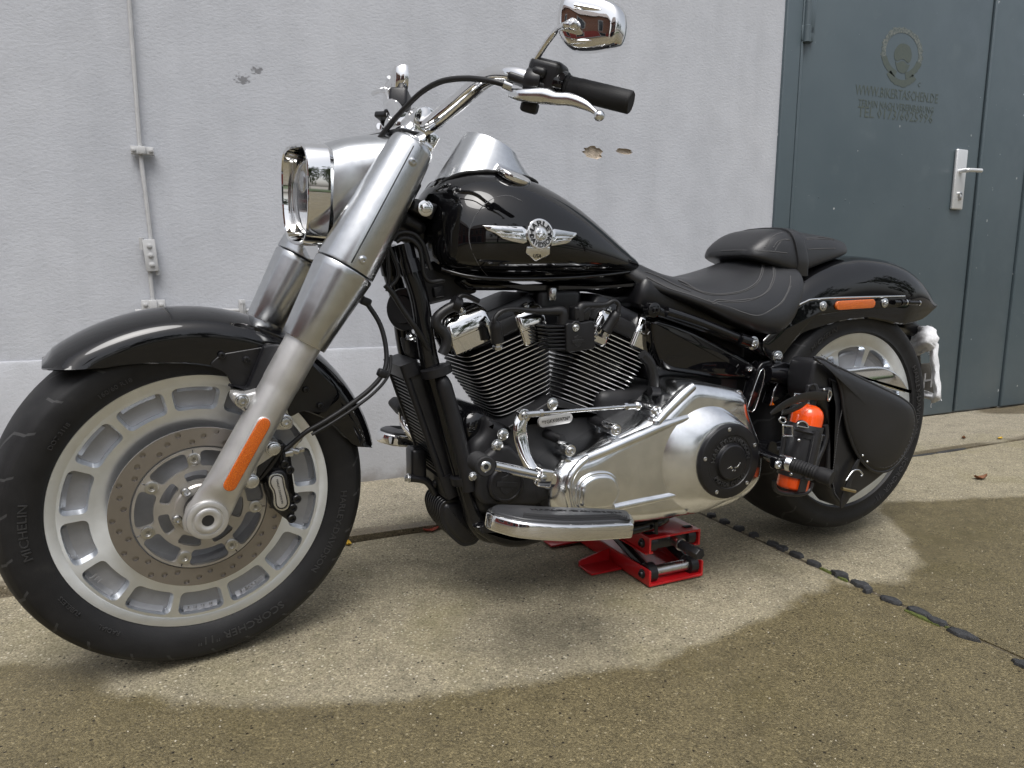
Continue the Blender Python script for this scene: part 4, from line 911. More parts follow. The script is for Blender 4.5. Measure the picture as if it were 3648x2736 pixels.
for s in (-1, 1):
    m_ = lambda vf: mir(vf, s); MN = Vector((.80, .60, .06) if s < 0 else (.97, .16, 0)).normalized()
    gp_ = lathe([(-.002, .0175), (.0, .0195), (.010, .0195), (.0105, .0185), (.030, .0185), (.0305, .019), (.118, .019), (.121, .0188), (.123, .017), (.123, .0005)], gin-gd*.004, gd, 28)
    obj('grip', m_(gp_), 'rubber', bike, 40, True)
    sw = obj('switch_housing', m_(box(gin-gd*.038+gu*.004, (.064, .050, .060), GM, .012, 4)), 'satin_black', bike, 50, True)
    obj('switch_collar', m_(lathe([(-.008, .025), (0, .0255), (.004, .0235), (.008, .023), (.009, .02)], gin-gd*.008, gd, 28)), 'gloss_black', sw, 40, True)
    p = atp('E2', 893, 290, gin-gd*.036-gs*.0235 if gs.y > 0 else gin-gd*.036+gs*.0235, gs, True)
    obj('housing_screw', m_(lathe([(.0, .0062), (-.001, .0062), (-.001, .005), (.003, .0048), (.003, .0004)], p+Vector((0, .0005, 0)), gs if gs.y > 0 else -gs, 16)), 'lens_dark', sw, 40, True)
    obj('switch_lever', m_(MB().add(ball(ats('E2', 560, 245, -.335), .010, 12)).add(box(ats('E2', 610, 220, -.325), (.02, .014, .012), GM, .004)).v and box(ats('E2', 575, 235, -.335), (.026, .018, .018), GM, .007, 3)), 'plastic_black', sw, 50, True)
    # lever bracket
    bk = obj('lever_bracket', m_(box(ats('E2', 420, 395, -.312)+Vector((0, 0, .0)), (.075, .036, .014), Matrix.Rotation(-.62, 3, 'Z') @ rotY(.28), .004, 3)), 'satin_black', bike, 50, True)
    obj('bar_clamp', m_(lathe([(-.014, .0215), (-.012, .023), (.012, .023), (.014, .0215)], ats('A3', 1215, 590, -.318), Vector(HB[-3])-Vector(HB[-2]), 24)), 'satin_black', bk, 50, True)
    if s < 0: obj('lever_bracket_foot', m_(box(ats('E2', 430, 730, -.318), (.030, .022, .020), GM, .006, 3)), 'plastic_black', bk, 50, True)
    else: obj('brake_reservoir', m_(box(Vector((ats('E1', 480, 670, .31).x, -.31, ats('E1', 480, 670, .31).z)), (.062, .045, .050), GM, .007, 3)), 'satin_black', bk, 50, True)
    lv = [ats('E2', 155, 530, -.300), ats('E2', 330, 560, -.325), ats('E2', 620, 570, -.352), ats('E2', 800, 610, -.372), ats('E2', 1000, 620, -.392), ats('E2', 1200, 690, -.412), ats('E2', 1330, 770, -.425), ats('E2', 1420, 850, -.436)]
    obj('hand_lever', m_(ell_loft(lv, [(.006, .008), (.008, .0105), (.009, .0135), (.008, .0105), (.0075, .0105), (.006, .0085), (.0045, .005), (.004, .004)], 16)), 'polished_alu' if s < 0 else 'chrome', bike, 60, True)
    obj('lever_ball', m_(ball(ats('E2', 1425, 855, -.437), .0092, 20)), 'polished_alu', bike, 60, True)
    # mirror: chrome shell with a rim and glass facing the rider
    E3o = [(330, -60), (700, -110), (1100, -60), (1380, 60), (1500, 220), (1540, 420), (1530, 640), (1470, 840), (1380, 930), (1150, 1000), (900, 1040), (650, 1045), (480, 1000), (350, 900), (250, 740), (195, 560), (190, 380), (230, 130)]
    mu = Vector((0, 0, 1)); mw = mu.cross(MN).normalized()
    q2 = [((p-MC).dot(mw), (p-MC).dot(mu)) for p in (atp('E3', a, b, MC, MN, True) for a, b in E3o)]; q2 = cr2(q2, 4)
    T3 = lambda h: (lambda u, v: MC+mw*u+mu*v-MN*h)
    cu = sum(a for a, b in q2)/len(q2); cvv = sum(b for a, b in q2)/len(q2)
    rings = [[MC+mw*u+mu*v-MN*h for u, v in [(cu+(a-cu)*k, cvv+(b-cvv)*k) for a, b in q2]] for k, h in ((.93, -.012), (.985, -.012), (1.0, -.009), (1.0, -.003), (.988, .001), (.965, .006), (.92, .0135), (.86, .0185), (.78, .0205), (.6, .0222), (.4, .0232), (.15, .0238))]
    ms = obj('mirror', m_(loft(rings)), 'chrome', bike, 60, True)
    obj('mirror_glass', m_(loft([[MC+mw*(cu+(a-cu)*k)+mu*(cvv+(b-cvv)*k)+MN*.0125 for a, b in q2] for k in (.92, .3)])), 'chrome', ms, 60, True)
    for (x0, y0, x1, y1) in ((540, 120, 1330, 250), (480, 825, 1240, 805)):
        a, b = atp('E3', x0, y0, MC-MN*.021, MN, True), atp('E3', x1, y1, MC-MN*.015, MN, True)
        obj('mirror_rib', m_(ell_loft([a, a.lerp(b, .5), b], [(.007, .005), (.006, .004), (.001, .001)], 10, mu)), 'chrome', ms, 60, True)
    mb_ = atp('E3', 490, 480, MC-MN*.031, MN, True)
    stp = [stemb, stemb+Vector((.001, 0, .03)), ats('A3', 1215, 440, -.318), ats('A3', 1300, 310, -.345), ats('A3', 1385, 205, -.372), atp('A3', 1440, 180, MC-MN*.058, MN, True), mb_-MN*.010, mb_]
    obj('mirror_stem', m_(tube(stp, [.0062, .0062, .0055, .0052, .0052, .0055, .0062, .0065], 14, 5)), 'chrome', ms, 60, True)
    obj('stem_nut', m_(lathe([(0, .0095), (.004, .0095), (.005, .0085), (.012, .0075)], stemb-Vector((0, 0, .008)), (0, 0, 1), 6)), 'chrome', ms, 40, True)
    obj('stem_ball', m_(ball(mb_, .0095, 16)), 'chrome', ms, 60, True)
# risers
for sgn in (-1, 1):
    y = sgn*.052
    rs = obj('handlebar_riser', MB().add(loft([legring(Vector((.400+.044*t, y, .998+.036*t)), r, 24, 1, sy) for t, r, sy in ((0, .024, .85), (.3, .0225, .85), (.7, .023, .85), (1.0, .0255, .9))])).add(lathe([(-.023, .022), (-.0225, .0255), (-.02, .027), (.02, .027), (.0225, .0255), (.023, .022)], (.444, y, 1.040), (0, 1, 0), 28)), 'chrome', bike, 50, True)
    obj('riser_foot', box((.452, y, 1.000), (.035, .042, .05), rotY(.53), .006, 3), 'chrome', rs, 50, True)
    for dz in (-1, 1): obj('riser_bolt', bolt((.444-.021, y, 1.040+.012*dz), (-.86, 0, .5), .006, .006), 'chrome', rs, 40, True)
obj('clutch_cable', tube([ats('A3', x, y, Y) for x, y, Y in ((1000, 605, -.298), (900, 580, -.280), (730, 562, -.235), (560, 580, -.19), (420, 650, -.150), (300, 760, -.115), (200, 870, -.09), (120, 970, -.075), (60, 1060, -.065))], .0052, 10, 6), 'hose', bike, 60, True)
obj('cable_ferrule', tube([ats('A3', 990, 602, -.297), ats('A3', 1050, 625, -.303)], .0078, 12, 2), 'zinc', bike, 50, True)
obj('wiring_loom', tube([(.47, .0, 1.0), (.455, .03, 1.02), (.45, .06, 1.04)], .004, 8, 4), 'hose', bike, 60, True)
# ---- fuel tank
TK = [(.462, .875, .775, .050), (.468, .893, .757, .082), (.480, .913, .745, .112), (.505, .937, .735, .140), (.54, .953, .729, .158), (.58, .960, .727, .167), (.63, .9585, .7265, .171), (.68, .949, .727, .168), (.73, .932, .728, .160), (.78, .909, .730, .149), (.83, .880, .733, .134), (.88, .846, .737, .116), (.93, .812, .741, .094), (.965, .789, .745, .074), (.99, .773, .749, .052), (1.003, .765, .753, .03)]
def tk(x):
    for a, b in zip(TK, TK[1:]):
        if a[0] <= x <= b[0]:
            t = (x-a[0])/(b[0]-a[0]); return tuple(a[i]+(b[i]-a[i])*t for i in (1, 2, 3))
    return TK[0][1:] if x < TK[0][0] else TK[-1][1:]
TM, TE1, TE2 = .36, 2.15, 2.9
def tank_y(x, z):                                         # half width of the tank at (x, z)
    zt, zb, hw = tk(x); zm = zb+TM*(zt-zb)
    r = (z-zm)/(zt-zm) if z > zm else (zm-z)/(zm-zb); e = TE1 if z > zm else TE2
    return hw*max(0, 1-min(1, abs(r))**e)**(1/e)
def tring(x, zt, zb, hw, n=64):
    zm = zb+TM*(zt-zb); out = []
    for k in range(n):
        t = 2*math.pi*k/n; c, s = math.cos(t), math.sin(t); e = TE1 if s > 0 else TE2
        out.append(Vector((x, hw*math.copysign(abs(c)**(2/e), c), zm+(zt-zm if s > 0 else zm-zb)*math.copysign(abs(s)**(2/e), s))))
    return out
xs = [p[0] for p in TK]; st4 = cr([Vector((p[1], p[2], p[3])) for p in TK], 3); sx = [xs[i]+(xs[i+1]-xs[i])*j/3 for i in range(len(xs)-1) for j in range(3)]+[xs[-1]]
tank = obj('fuel_tank', loft([tring(x, q.x, q.y, q.z) for x, q in zip(sx, st4)]), 'gloss_black', bike, 60)
def on_tank(x, z, lift=.0006): return Vector((x, -tank_y(x, z)-lift, z))
pst = []
for q in ((960, 450), (870, 405), (760, 425), (660, 500), (600, 600), (575, 700), (590, 800), (640, 900), (720, 975), (800, 1015)):
    p = at('A4', *q, Y=-.155); pst.append(on_tank(p.x, p.z, .0002))
obj('pinstripe', tube(pst, .0009, 6, 5), 'pinstripe', tank, None)
for sgn in (-1, 1):
    obj('tank_seam', tube([(x, sgn*(tk(x)[2]*.80), tk(x)[1]+.004) for x in (.48, .52, .58, .65, .72, .80, .88, .95, .99)], .005, 8, 4), 'gloss_black', tank, 60)
# emblem bent onto the tank: wings, disc, ring lettering, star, shield
E0 = at('B5', 1080, 660, Y=-.165)
def em(poly, lift, th, bev=.0008, seg=2):
    q = [(p.x, p.z) for p in (at('B5', a, b, Y=-.168) for a, b in poly)]
    return slab(q, -lift-th, -lift, lambda u, v, h: on_tank(u, v, 0)+Vector((0, h, 0)), bev, seg)
cen = at('B5', 1080, 660, Y=-.168); ex = (at('B5', 1310, 680, Y=-.168)-cen).length; ez = (at('B5', 1068, 370, Y=-.168)-cen).length
er = .5*(ex+ez)
def disc2(r, n=40): return [(cen.x+r*math.cos(2*math.pi*i/n), cen.z+r*math.sin(2*math.pi*i/n)) for i in range(n)]
def onT(u, v, h): return on_tank(u, v, 0)+Vector((0, h, 0))
emb = obj('tank_emblem', slab(disc2(er*.985), -.0075, 0, onT, .0012, 3), 'chrome', tank, 40)
for q in ([(120, 495), (770, 525), (840, 580), (850, 800), (790, 830), (600, 790), (440, 740), (330, 650), (200, 590)], [(1300, 600), (1350, 565), (1790, 625), (1800, 650), (1760, 700), (1700, 730), (1640, 800), (1560, 830), (1290, 870)]): obj('emblem_wing', em(q, 0, .004, .0015), 'chrome', emb, 40)
for q in ([(330, 625), (730, 665), (780, 745), (770, 760), (715, 690), (350, 645)], [(390, 690), (740, 725), (760, 760), (420, 710)], [(1330, 790), (1390, 715), (1700, 712), (1690, 730), (1400, 735), (1345, 800)], [(1360, 800), (1400, 765), (1670, 760), (1650, 780), (1400, 785)]):
    obj('wing_feather', em(q, .004, .0012, .0004), 'chrome', emb, 40)
for q in ([(270, 545), (770, 575), (790, 640), (320, 595)], [(1370, 590), (1740, 640), (1700, 695), (1400, 690), (1350, 720)]):
    obj('wing_panel', em(q, .0035, .0009, .0003), 'satin_silver', emb, 40)
obj('shield', MB().add(em([(840, 880), (1260, 880), (1265, 1015), (1215, 1045), (1030, 1135), (880, 1025), (830, 975)], .0, .005, .0012)), 'chrome', emb, 40)
obj('emblem_face', slab(disc2(er*.90), -.0079, -.006, onT, .0003, 1), 'emblem_face', emb, 40)
obj('emblem_hub', slab(disc2(er*.41), -.0105, -.006, onT, .0015, 3), 'chrome', emb, 40)
star = [(cen.x+er*(.33 if i % 2 == 0 else .135)*math.sin(math.pi*i/5), cen.z+er*(.33 if i % 2 == 0 else .135)*math.cos(math.pi*i/5)) for i in range(10)]
sv = [onT(u, v, -.0105) for u, v in star]+[onT(cen.x, cen.z, -.0145)]; obj('emblem_star', (sv, [(i, (i+1) % 10, 10) for i in range(10)]), 'polished_alu', emb, 10)
for s, ang, inw in (('HARLEY', 90, False), ('DAVIDSON', -90, True)):
    v, f = arc_text(s, (cen.x, cen.z), er*(.53 if not inw else .84), 0, er*.46, ang, inw, .0002, 1.12 if inw else 1.18, bold=.03)
    obj('emblem_lettering', ([onT(p.x, p.z, -.0081+p.y) for p in v], f), 'emblem_black', emb, None)
for dx in (-1, 1): obj('emblem_dot', slab([(cen.x+dx*er*.67+er*.05*math.cos(t), cen.z-er*.02+er*.05*math.sin(t)) for t in [i*math.pi/5 for i in range(10)]], -.0084, -.0075, onT, .0001, 1), 'emblem_black', emb)
v, f = text_mesh('USA', .0105, .0002); p0 = at('B5', 1045, 1075, Y=-.168); obj('emblem_lettering', ([onT(p0.x+p.x, p0.z+p.y, -.0053-p.z) for p in v], f), 'emblem_black', emb, None)
# ---- instrument housing on the tank
dn = Vector((.42, 0, .91)).normalized(); dc = Vector((.625, 0, 1.006)); d1 = Vector((dn.z, 0, -dn.x)); d2 = Vector((0, 1, 0))
def dring(c, rx, ry, n=48): return [c+d1*(rx*math.cos(2*math.pi*k/n))+d2*(ry*math.sin(2*math.pi*k/n)) for k in range(n)]
def base_ring(k_, n=48, grow=1.0, dz=0):
    out = []
    for k in range(n):
        t = 2*math.pi*k/n; x = .605+.122*grow*math.cos(t); y = .082*grow*math.sin(t)
        zt, zb, hw = tk(max(.47, x)); zm = zb+TM*(zt-zb); z = zm+(zt-zm)*max(0, 1-min(1, abs(y)/hw)**TE1)**(1/TE1)
        out.append(Vector((x, y, z+dz-(max(0, .52-x)*.35))))
    return out
top = dring(dc, .064, .064); bs = base_ring(0)
mixr = lambda t, bl: [a.lerp(b, t)+(Vector((0, 0, 1))*0) for a, b in zip(bs, top)]
dash = obj('instrument_housing', loft([bs, mixr(.15, 0), mixr(.35, 0), mixr(.6, 0), mixr(.85, 0), dring(dc, .0635, .0635), dring(dc+dn*.003, .062, .062), dring(dc+dn*.003, .058, .058), dring(dc-dn*.004, .056, .056)], True), 'satin_silver', bike, 50)
obj('gauge_glass', loft([dring(dc-dn*.0035, .0555, .0555), dring(dc-dn*.0030, .001, .001)], True), 'lens_dark', dash, 50)
rubr = base_ring(0, 64, 1.03, .003)
obj('housing_gasket', tube(rubr+[rubr[0]], .0045, 8, 1), 'rubber', dash, 60)
obj('console_strip', loft([[Vector((x, y*.020*wd, tk(x)[0]-.004+hh*.010)) for y, hh in ((-1, 0), (-.8, .7), (0, 1.0), (.8, .7), (1, 0))] for x, wd in ((.69, 1.6), (.76, 1.3), (.84, 1.1), (.92, 1), (.985, .9))]), 'satin_black', bike, 60)
gc = at('A4', 882, 262, Y=-.088); cn = Vector((.30, -.42, .86)).normalized()
cap = obj('fuel_cap', lathe([(-.02, .030), (-.008, .031), (-.006, .0385), (-.004, .0400), (.006, .0400), (.008, .0385), (.009, .034), (.0095, .001)], gc, cn, 40), 'chrome', tank, 40)
# ---- headstock, backbone, wiring tray
obj('headstock', MB().add(tube([(.315, 0, .72), (.435, 0, .935)], .036, 20, 2)), 'satin_black', bike, 50)
obj('backbone', MB().add(tube([(.40, 0, .86), (.52, 0, .80), (.75, 0, .755), (.98, 0, .715)], .034, 14, 4)), 'satin_black', bike, 50)
tb = obj('tank_bracket', MB().add(plate('E5', [(250, 190), (300, 185), (495, 240), (500, 265), (445, 400), (400, 380), (290, 330), (240, 300)], -.085, .17, .006, False, .004)), 'satin_black', bike, 40)
for q, r in (((373, 283), .0125), ((568, 362), .010)):
    p = at('E5', *q, Y=-.088); obj('bolt', MB().add(lathe([(0, r*1.25), (.002, r*1.25), (.003, r)], p, (0, -1, 0), 20)).add(lathe([(.002, r*.8), (.008, r*.78), (.009, r*.6), (.0092, .0003)], p, (0, -1, 0), 12)), 'chrome', tb, 40)
obj('neck_cover', plate('E5', [(180, 300), (300, 345), (395, 430), (400, 500), (360, 540), (300, 540), (150, 470), (130, 400)], -.07, .10, .02, False, 0, 4, 3), 'plastic_black', bike, 50)
obj('wiring_tray', plate('E5', [(300, 870), (420, 840), (480, 560), (640, 560), (780, 930), (900, 1110), (400, 1240), (330, 1080)], -.045, .09, .006, False, .01), 'plastic_black', bike, 40)
obj('wiring_box', plate('E5', [(455, 1062), (560, 1040), (570, 1150), (470, 1168)], -.058, .03, .003, False, .004), 'plastic_black', bike, 40)
# ---- seat and pillion pad
SP = [(0, 0), (.2, .01), (.4, .055), (.55, .125), (.68, .215), (.8, .335), (.9, .48), (.965, .63), (1.0, .80), (.975, .93), (.90, 1.0)]
PP = [(0, 0), (.3, .008), (.5, .025), (.68, .065), (.82, .15), (.92, .32), (.975, .56), (1.0, .78), (.985, .93), (.92, 1.0)]
def seat_loft(S, prof):
    """stations: x, half width, bottom z, top z in the middle"""
    A = cr([Vector((s[1], s[2], s[3])) for s in S], 4); B = cr([Vector((s[0], 0, 0)) for s in S], 4); rings = []
    for a, b in zip(A, B):
        hw, zb, zm = a; half = [(-r*hw, zm-d*(zm-zb)) for r, d in prof[::-1]]; half = cr2(half, 2, False)
        rings.append([Vector((b.x, y, z)) for y, z in [(0, zb)]+half+[(-y, z) for y, z in half[-2::-1]]])
    return loft(rings)
SEAT = [(.905, .030, .765, .789), (.925, .055, .744, .796), (.955, .078, .722, .787), (1.00, .100, .702, .766), (1.06, .125, .682, .744), (1.13, .150, .655, .735), (1.20, .165, .627, .745), (1.27, .172, .605, .763), (1.325, .171, .598, .780), (1.37, .165, .618, .790), (1.40, .156, .660, .790), (1.420, .142, .705, .784), (1.428, .120, .735, .772)]
seat = obj('rider_seat', seat_loft(SEAT, SP), 'seat_leather', bike, 60)
def seat_z(x, y, prof=None):
    prof = prof or (SP if SEAT[0][0] < 1 else PP)
    for a, b in zip(SEAT, SEAT[1:]):
        if a[0] <= x <= b[0]:
            t = (x-a[0])/(b[0]-a[0]); hw, zb, zm = (a[i]+(b[i]-a[i])*t for i in (1, 2, 3)); r = abs(y)/hw
            for (r0, d0), (r1, d1) in zip(prof, prof[1:]):
                if r0 <= r <= r1: return zm-(zm-zb)*(d0+(d1-d0)*(r-r0)/(r1-r0))
            return zm-(zm-zb)*.8
    return SEAT[-1][3]
def seam(pts, r=.0019, lift=.0006, name='seam', par=None, m='stitch'): return obj(name, tube([(x, y, seat_z(x, y)+lift) for x, y in pts], r, 6, 8), m, par or seat, None)
def pseam(k, pts, r=.0018, par=None):                    # a seam where the picture shows it: march the sight line onto the cushion
    out = []
    for q in pts:
        best = None
        for i in range(120):
            Y = -.18+.0022*i; p = at(k, *q, Y=Y)
            if SEAT[0][0] < p.x < SEAT[-1][0]:
                hw = [a[1]+(b[1]-a[1])*(p.x-a[0])/(b[0]-a[0]) for a, b in zip(SEAT, SEAT[1:]) if a[0] <= p.x <= b[0]][0]
                if abs(Y) < hw*.995 and p.z <= seat_z(p.x, Y)+.001: best = Vector((p.x, Y, seat_z(p.x, Y)+.0008)); break
        if best is not None: out.append(best)
    if len(out) > 2: obj('seam', tube(out, r, 6, 5), 'stitch', par or seat, None)
pseam('A6', [(400, 458), (450, 480), (520, 520), (600, 545), (700, 548), (800, 535), (870, 505), (920, 460), (945, 400), (952, 335)])
pseam('A6', [(420, 480), (520, 528), (600, 553), (700, 557), (805, 544), (880, 512), (930, 465), (956, 400), (962, 338)], .0013)
pseam('A6', [(592, 640), (620, 612), (660, 598), (740, 596), (840, 592), (920, 570), (985, 525), (1020, 450), (1020, 380), (1005, 340)])
pseam('A6', [(605, 645), (632, 618), (668, 606), (745, 604), (845, 600), (930, 577), (995, 530), (1031, 452), (1031, 380), (1018, 345)], .0014)
pseam('A6', [(180, 400), (260, 430), (380, 490), (480, 530)], .0014)
pseam('A6', [(190, 462), (330, 530), (480, 595), (600, 648), (720, 695), (820, 722), (920, 715), (1010, 670), (1080, 600), (1130, 500), (1135, 430)], .0017)
pseam('A6', [(190, 470), (330, 538), (480, 603), (600, 656), (720, 703), (820, 731), (925, 723), (1018, 677), (1088, 604), (1140, 500)], .0013)
PIL = [(1.288, .064, .790, .800), (1.298, .090, .784, .814), (1.318, .104, .777, .831), (1.345, .111, .769, .848), (1.372, .115, .761, .857), (1.402, .117, .753, .860), (1.435, .116, .750, .859), (1.475, .110, .757, .856), (1.53, .101, .770, .851), (1.59, .091, .784, .845), (1.64, .077, .797, .836), (1.662, .058, .807, .826)]
pil = obj('pillion_pad', seat_loft(PIL, PP), 'seat_leather', bike, 60)
SV = SEAT; SEAT = PIL
pseam('A6', [(680, 268), (800, 262), (900, 268), (985, 280), (1060, 315), (1110, 345)], .0015, pil)
pseam('A6', [(965, 262), (990, 215), (1030, 170), (1080, 145)], .0016, pil)
pseam('A6', [(1020, 275), (1045, 225), (1080, 195), (1130, 190)], .0013, pil); pseam('A6', [(1030, 280), (1055, 232), (1088, 203), (1135, 198)], .0013, pil)
pseam('A6', [(1240, 185), (1340, 180), (1420, 188), (1505, 205)], .0014, pil); pseam('A6', [(1242, 193), (1340, 188), (1420, 196), (1505, 213)], .0013, pil)
pseam('A6', [(1250, 270), (1340, 262), (1430, 250), (1515, 238)], .0015, pil)
# strap over the pad
def strap_sec(x, out=.0035):
    for a, b in zip(PIL, PIL[1:]):
        if a[0] <= x <= b[0]:
            t = (x-a[0])/(b[0]-a[0]); hw, zb, zm = (a[i]+(b[i]-a[i])*t for i in (1, 2, 3))
    r = [(-rr*(hw+out), zm-d*(zm-zb)+(out if d < .5 else out*.3)) for rr, d in PP[::-1][1:]]; r = [(-hw*.99, zb-.012)]+r
    return r+[(-y, z) for y, z in r[-2::-1]]
rings = []
for x, o in ((1.406, .0002), (1.4075, .0038), (1.414, .0046), (1.438, .0046), (1.4445, .0038), (1.446, .0002)): rings.append([Vector((x+.016*max(0, (.86-z))/.1, y, z)) for y, z in cr2(strap_sec(x, o), 3, False)])
obj('strap', loft(rings, False, False), 'seat_leather', pil, 60)
SEAT = SV
# ---- rear fender
def rfend():
    top = [(150, .452), (135, .452), (120, .450), (107, .446), (94, .446), (81, .455), (67, .469), (52, .472), (47, .473), (44, .471), (43, .468)]
    bot = [(150, .372), (144.6, .352), (132.7, .342), (124, .318), (114.6, .300), (97, .286), (78, .285), (68, .290), (60, .306), (57, .316), (53, .335), (50, .352), (47, .372), (45, .395), (44, .418), (43, .445)]
    def it(T, a):
        for (a0, b0), (a1, b1) in zip(T, T[1:]):
            if a0 >= a >= a1: return b0+(b1-b0)*(a-a0)/(a1-a0)
        return T[-1][1]
    rings = []
    for a in frange(150, 43, 1.8):
        rt, rb = it(top, a), it(bot, a); hw = .137*(1 if a > 62 else 1-.42*((62-a)/26.5)**1.7); t = R_(a); h = rt-rb
        prof = [(1.0, rb), (1.0, rb+.22*h), (1.0, rb+.42*h), (.99, rb+.56*h), (.955, rb+.70*h), (.89, rb+.81*h), (.79, rb+.89*h), (.64, rb+.945*h), (.42, rb+.98*h), (.2, rb+.995*h), (0, rt)]
        L_ = [(-y*hw, r) for y, r in prof]+[(y*hw, r) for y, r in prof[-2::-1]]; inn = [(y*.97, r-.004) for y, r in reversed(L_)]
        rings.append([Vector((RA[0]+r*math.cos(t), y, RA[1]+r*math.sin(t))) for y, r in L_+inn])
    return loft(rings)
rf = obj('rear_fender', rfend(), 'gloss_black', bike, 40)
for sg in (-1, 1):
    q = xz('A6', [(950, 858), (1150, 656), (1240, 600), (1300, 584), (1500, 574), (1890, 562), (1895, 575), (1880, 628), (1450, 668), (1330, 685), (1290, 700), (1200, 800), (1075, 962), (1020, 990), (960, 940)], -.150)
    strut = obj('fender_strut', slab(rounded(q, .012, 4), sg*.152, sg*.136, Yp, .003, 3, True), 'gloss_black', bike, 40)
    tq = xz('A6', [(958, 850), (1152, 648), (1240, 592), (1300, 577), (1500, 567), (1888, 558)], -.152)
    obj('chrome_edge', tube([(x, sg*.151, z-.002) for x, z in tq], .0026, 8, 5), 'chrome' if sg < 0 else 'gloss_black', strut, 60)
    for c in ((1350, 628), (1755, 607)):
        p = at('A6', *c, Y=-.153); obj('bolt', MB().add(lathe([(0, .0125), (.002, .0125), (.003, .011)], (p.x, sg*.152, p.z), (0, sg, 0), 20)).add(bolt((p.x, sg*.152, p.z), (0, sg, 0), .0085, .007)), 'zinc', strut, 40)
    a, b = at('A6', 1452, 624, Y=-.154), at('A6', 1668, 611, Y=-.154)
    obj('reflector', slab(capsule((a.x, a.z), (b.x, b.z), .0118), sg*.1575, sg*.151, Yp, .002, 3), 'amber', strut, 40)
    a, b = at('A6', 1815, 604, Y=-.155), at('A6', 1978, 607, Y=-.155)
    obj('rack_stud', MB().add(tube([(a.x, sg*.155, a.z), (b.x, sg*.155, b.z)], .0062, 14, 1)).add(lathe([(-.004, .0085), (.004, .0085)], (a.x+.03, sg*.155, a.z), (1, 0, 0), 16)).add(lathe([(-.003, .0075), (.003, .0075)], (a.x+.055, sg*.155, a.z), (1, 0, 0), 16)), 'gloss_black', strut, 40)
    obj('stud_ring', MB().add(lathe([(-.002, .0082), (.002, .0082)], (a.x+.046, sg*.155, a.z), (1, 0, 0), 16)).add(lathe([(-.002, .0072), (.0015, .0072)], (b.x, sg*.155, b.z), (1, 0, 0), 16)), 'chrome', strut, 40)
    # frame casting below the seat
    q = xz('A6', [(215, 640), (250, 610), (320, 650), (560, 735), (830, 830), (910, 840), (1080, 935), (1075, 985), (1030, 1000), (880, 905), (800, 880), (540, 790), (280, 700), (225, 690)], -.145)
    fr = obj('frame_casting', slab(rounded(q, .008, 3), sg*.146, sg*.110, Yp, .008, 4, True), 'frame_black', bike, 40)
    obj('seat_rail', tube([(x, sg*.142, z) for x, z in xz('A6', [(330, 668), (560, 742), (800, 838)], -.15)], .0125, 14, 4), 'frame_black', fr, 60)
    obj('rail_collar', tube([(x, sg*.146, z) for x, z in xz('A6', [(812, 845), (880, 868)], -.155)], .0165, 16, 2), 'frame_black', fr, 40)
    for c, r in (((897, 873), .0125), ((1058, 963), .0115)):
        p = at('A6', *c, Y=-.158); obj('bolt', MB().add(lathe([(-.012, r*1.35), (.002, r*1.35), (.003, r*1.15)], (p.x, sg*.154, p.z), (0, sg, 0), 22)).add(bolt((p.x, sg*.156, p.z), (0, sg, 0), r*.85, .009)), 'zinc', fr, 40)
    p = at('A6', 250, 655, Y=-.15); obj('bolt', MB().add(lathe([(-.02, .017), (.0, .017), (.002, .014), (.002, .0004)], (p.x, sg*.146, p.z), (0, sg, 0), 22)).add(bolt((p.x, sg*.148, p.z), (0, sg, 0), .0075, .006)), 'frame_black', fr, 40)
    # side cover
    q = xz('A6', [(215, 730), (250, 700), (370, 735), (500, 785), (700, 890), (880, 990), (900, 1020), (880, 1115), (690, 1110), (330, 1055), (270, 1010), (230, 900)], -.125)
    sc = obj('side_cover', slab(rounded(q, .014, 4), sg*.132, sg*.03, Yp, .014, 5), 'gloss_black', bike, 40)
    p = at('A6', 867, 1043, Y=-.132); obj('bolt', bolt((p.x, sg*.131, p.z), (0, sg, 0), .0075, .006), 'chrome', sc, 40)
    # swingarm and pivot plate
    q = xz('A7', [(300, 580), (370, 300), (400, 260), (470, 240), (620, 270), (705, 320), (700, 360), (480, 330), (420, 420), (350, 580)], -.150)
    obj('pivot_plate', MB().add(slab(rounded(q, .006, 3), sg*.150, sg*.118, Yp, .004, 3, True)), 'frame_black', bike, 40)
    q = xz('A7', [(455, 285), (540, 255), (705, 318), (690, 372), (560, 345), (470, 310)], -.165)
    obj('swingarm', MB().add(tube([(1.30, sg*.155, .500), (1.42, sg*.160, .478), (1.56, sg*.160, .41), (1.665, sg*.155, .3458)], [.022, .024, .024, .026], 14, 5)).add(slab(rounded(q, .006, 3), sg*.168, sg*.14, Yp, .004, 3, True)).add(tube([(1.27, sg*.12, .30), (1.40, sg*.150, .305), (1.55, sg*.158, .33), (1.665, sg*.155, .3458)], [.024, .022, .022, .026], 12, 4)), 'frame_black', bike, 40)
    obj('rear_axle_nut', lathe([(0, .022), (.010, .022), (.012, .018), (.016, .017), (.017, .004)], (RA[0], sg*.175, RA[1]), (0, sg, 0), 6), 'chrome', rw, 40)
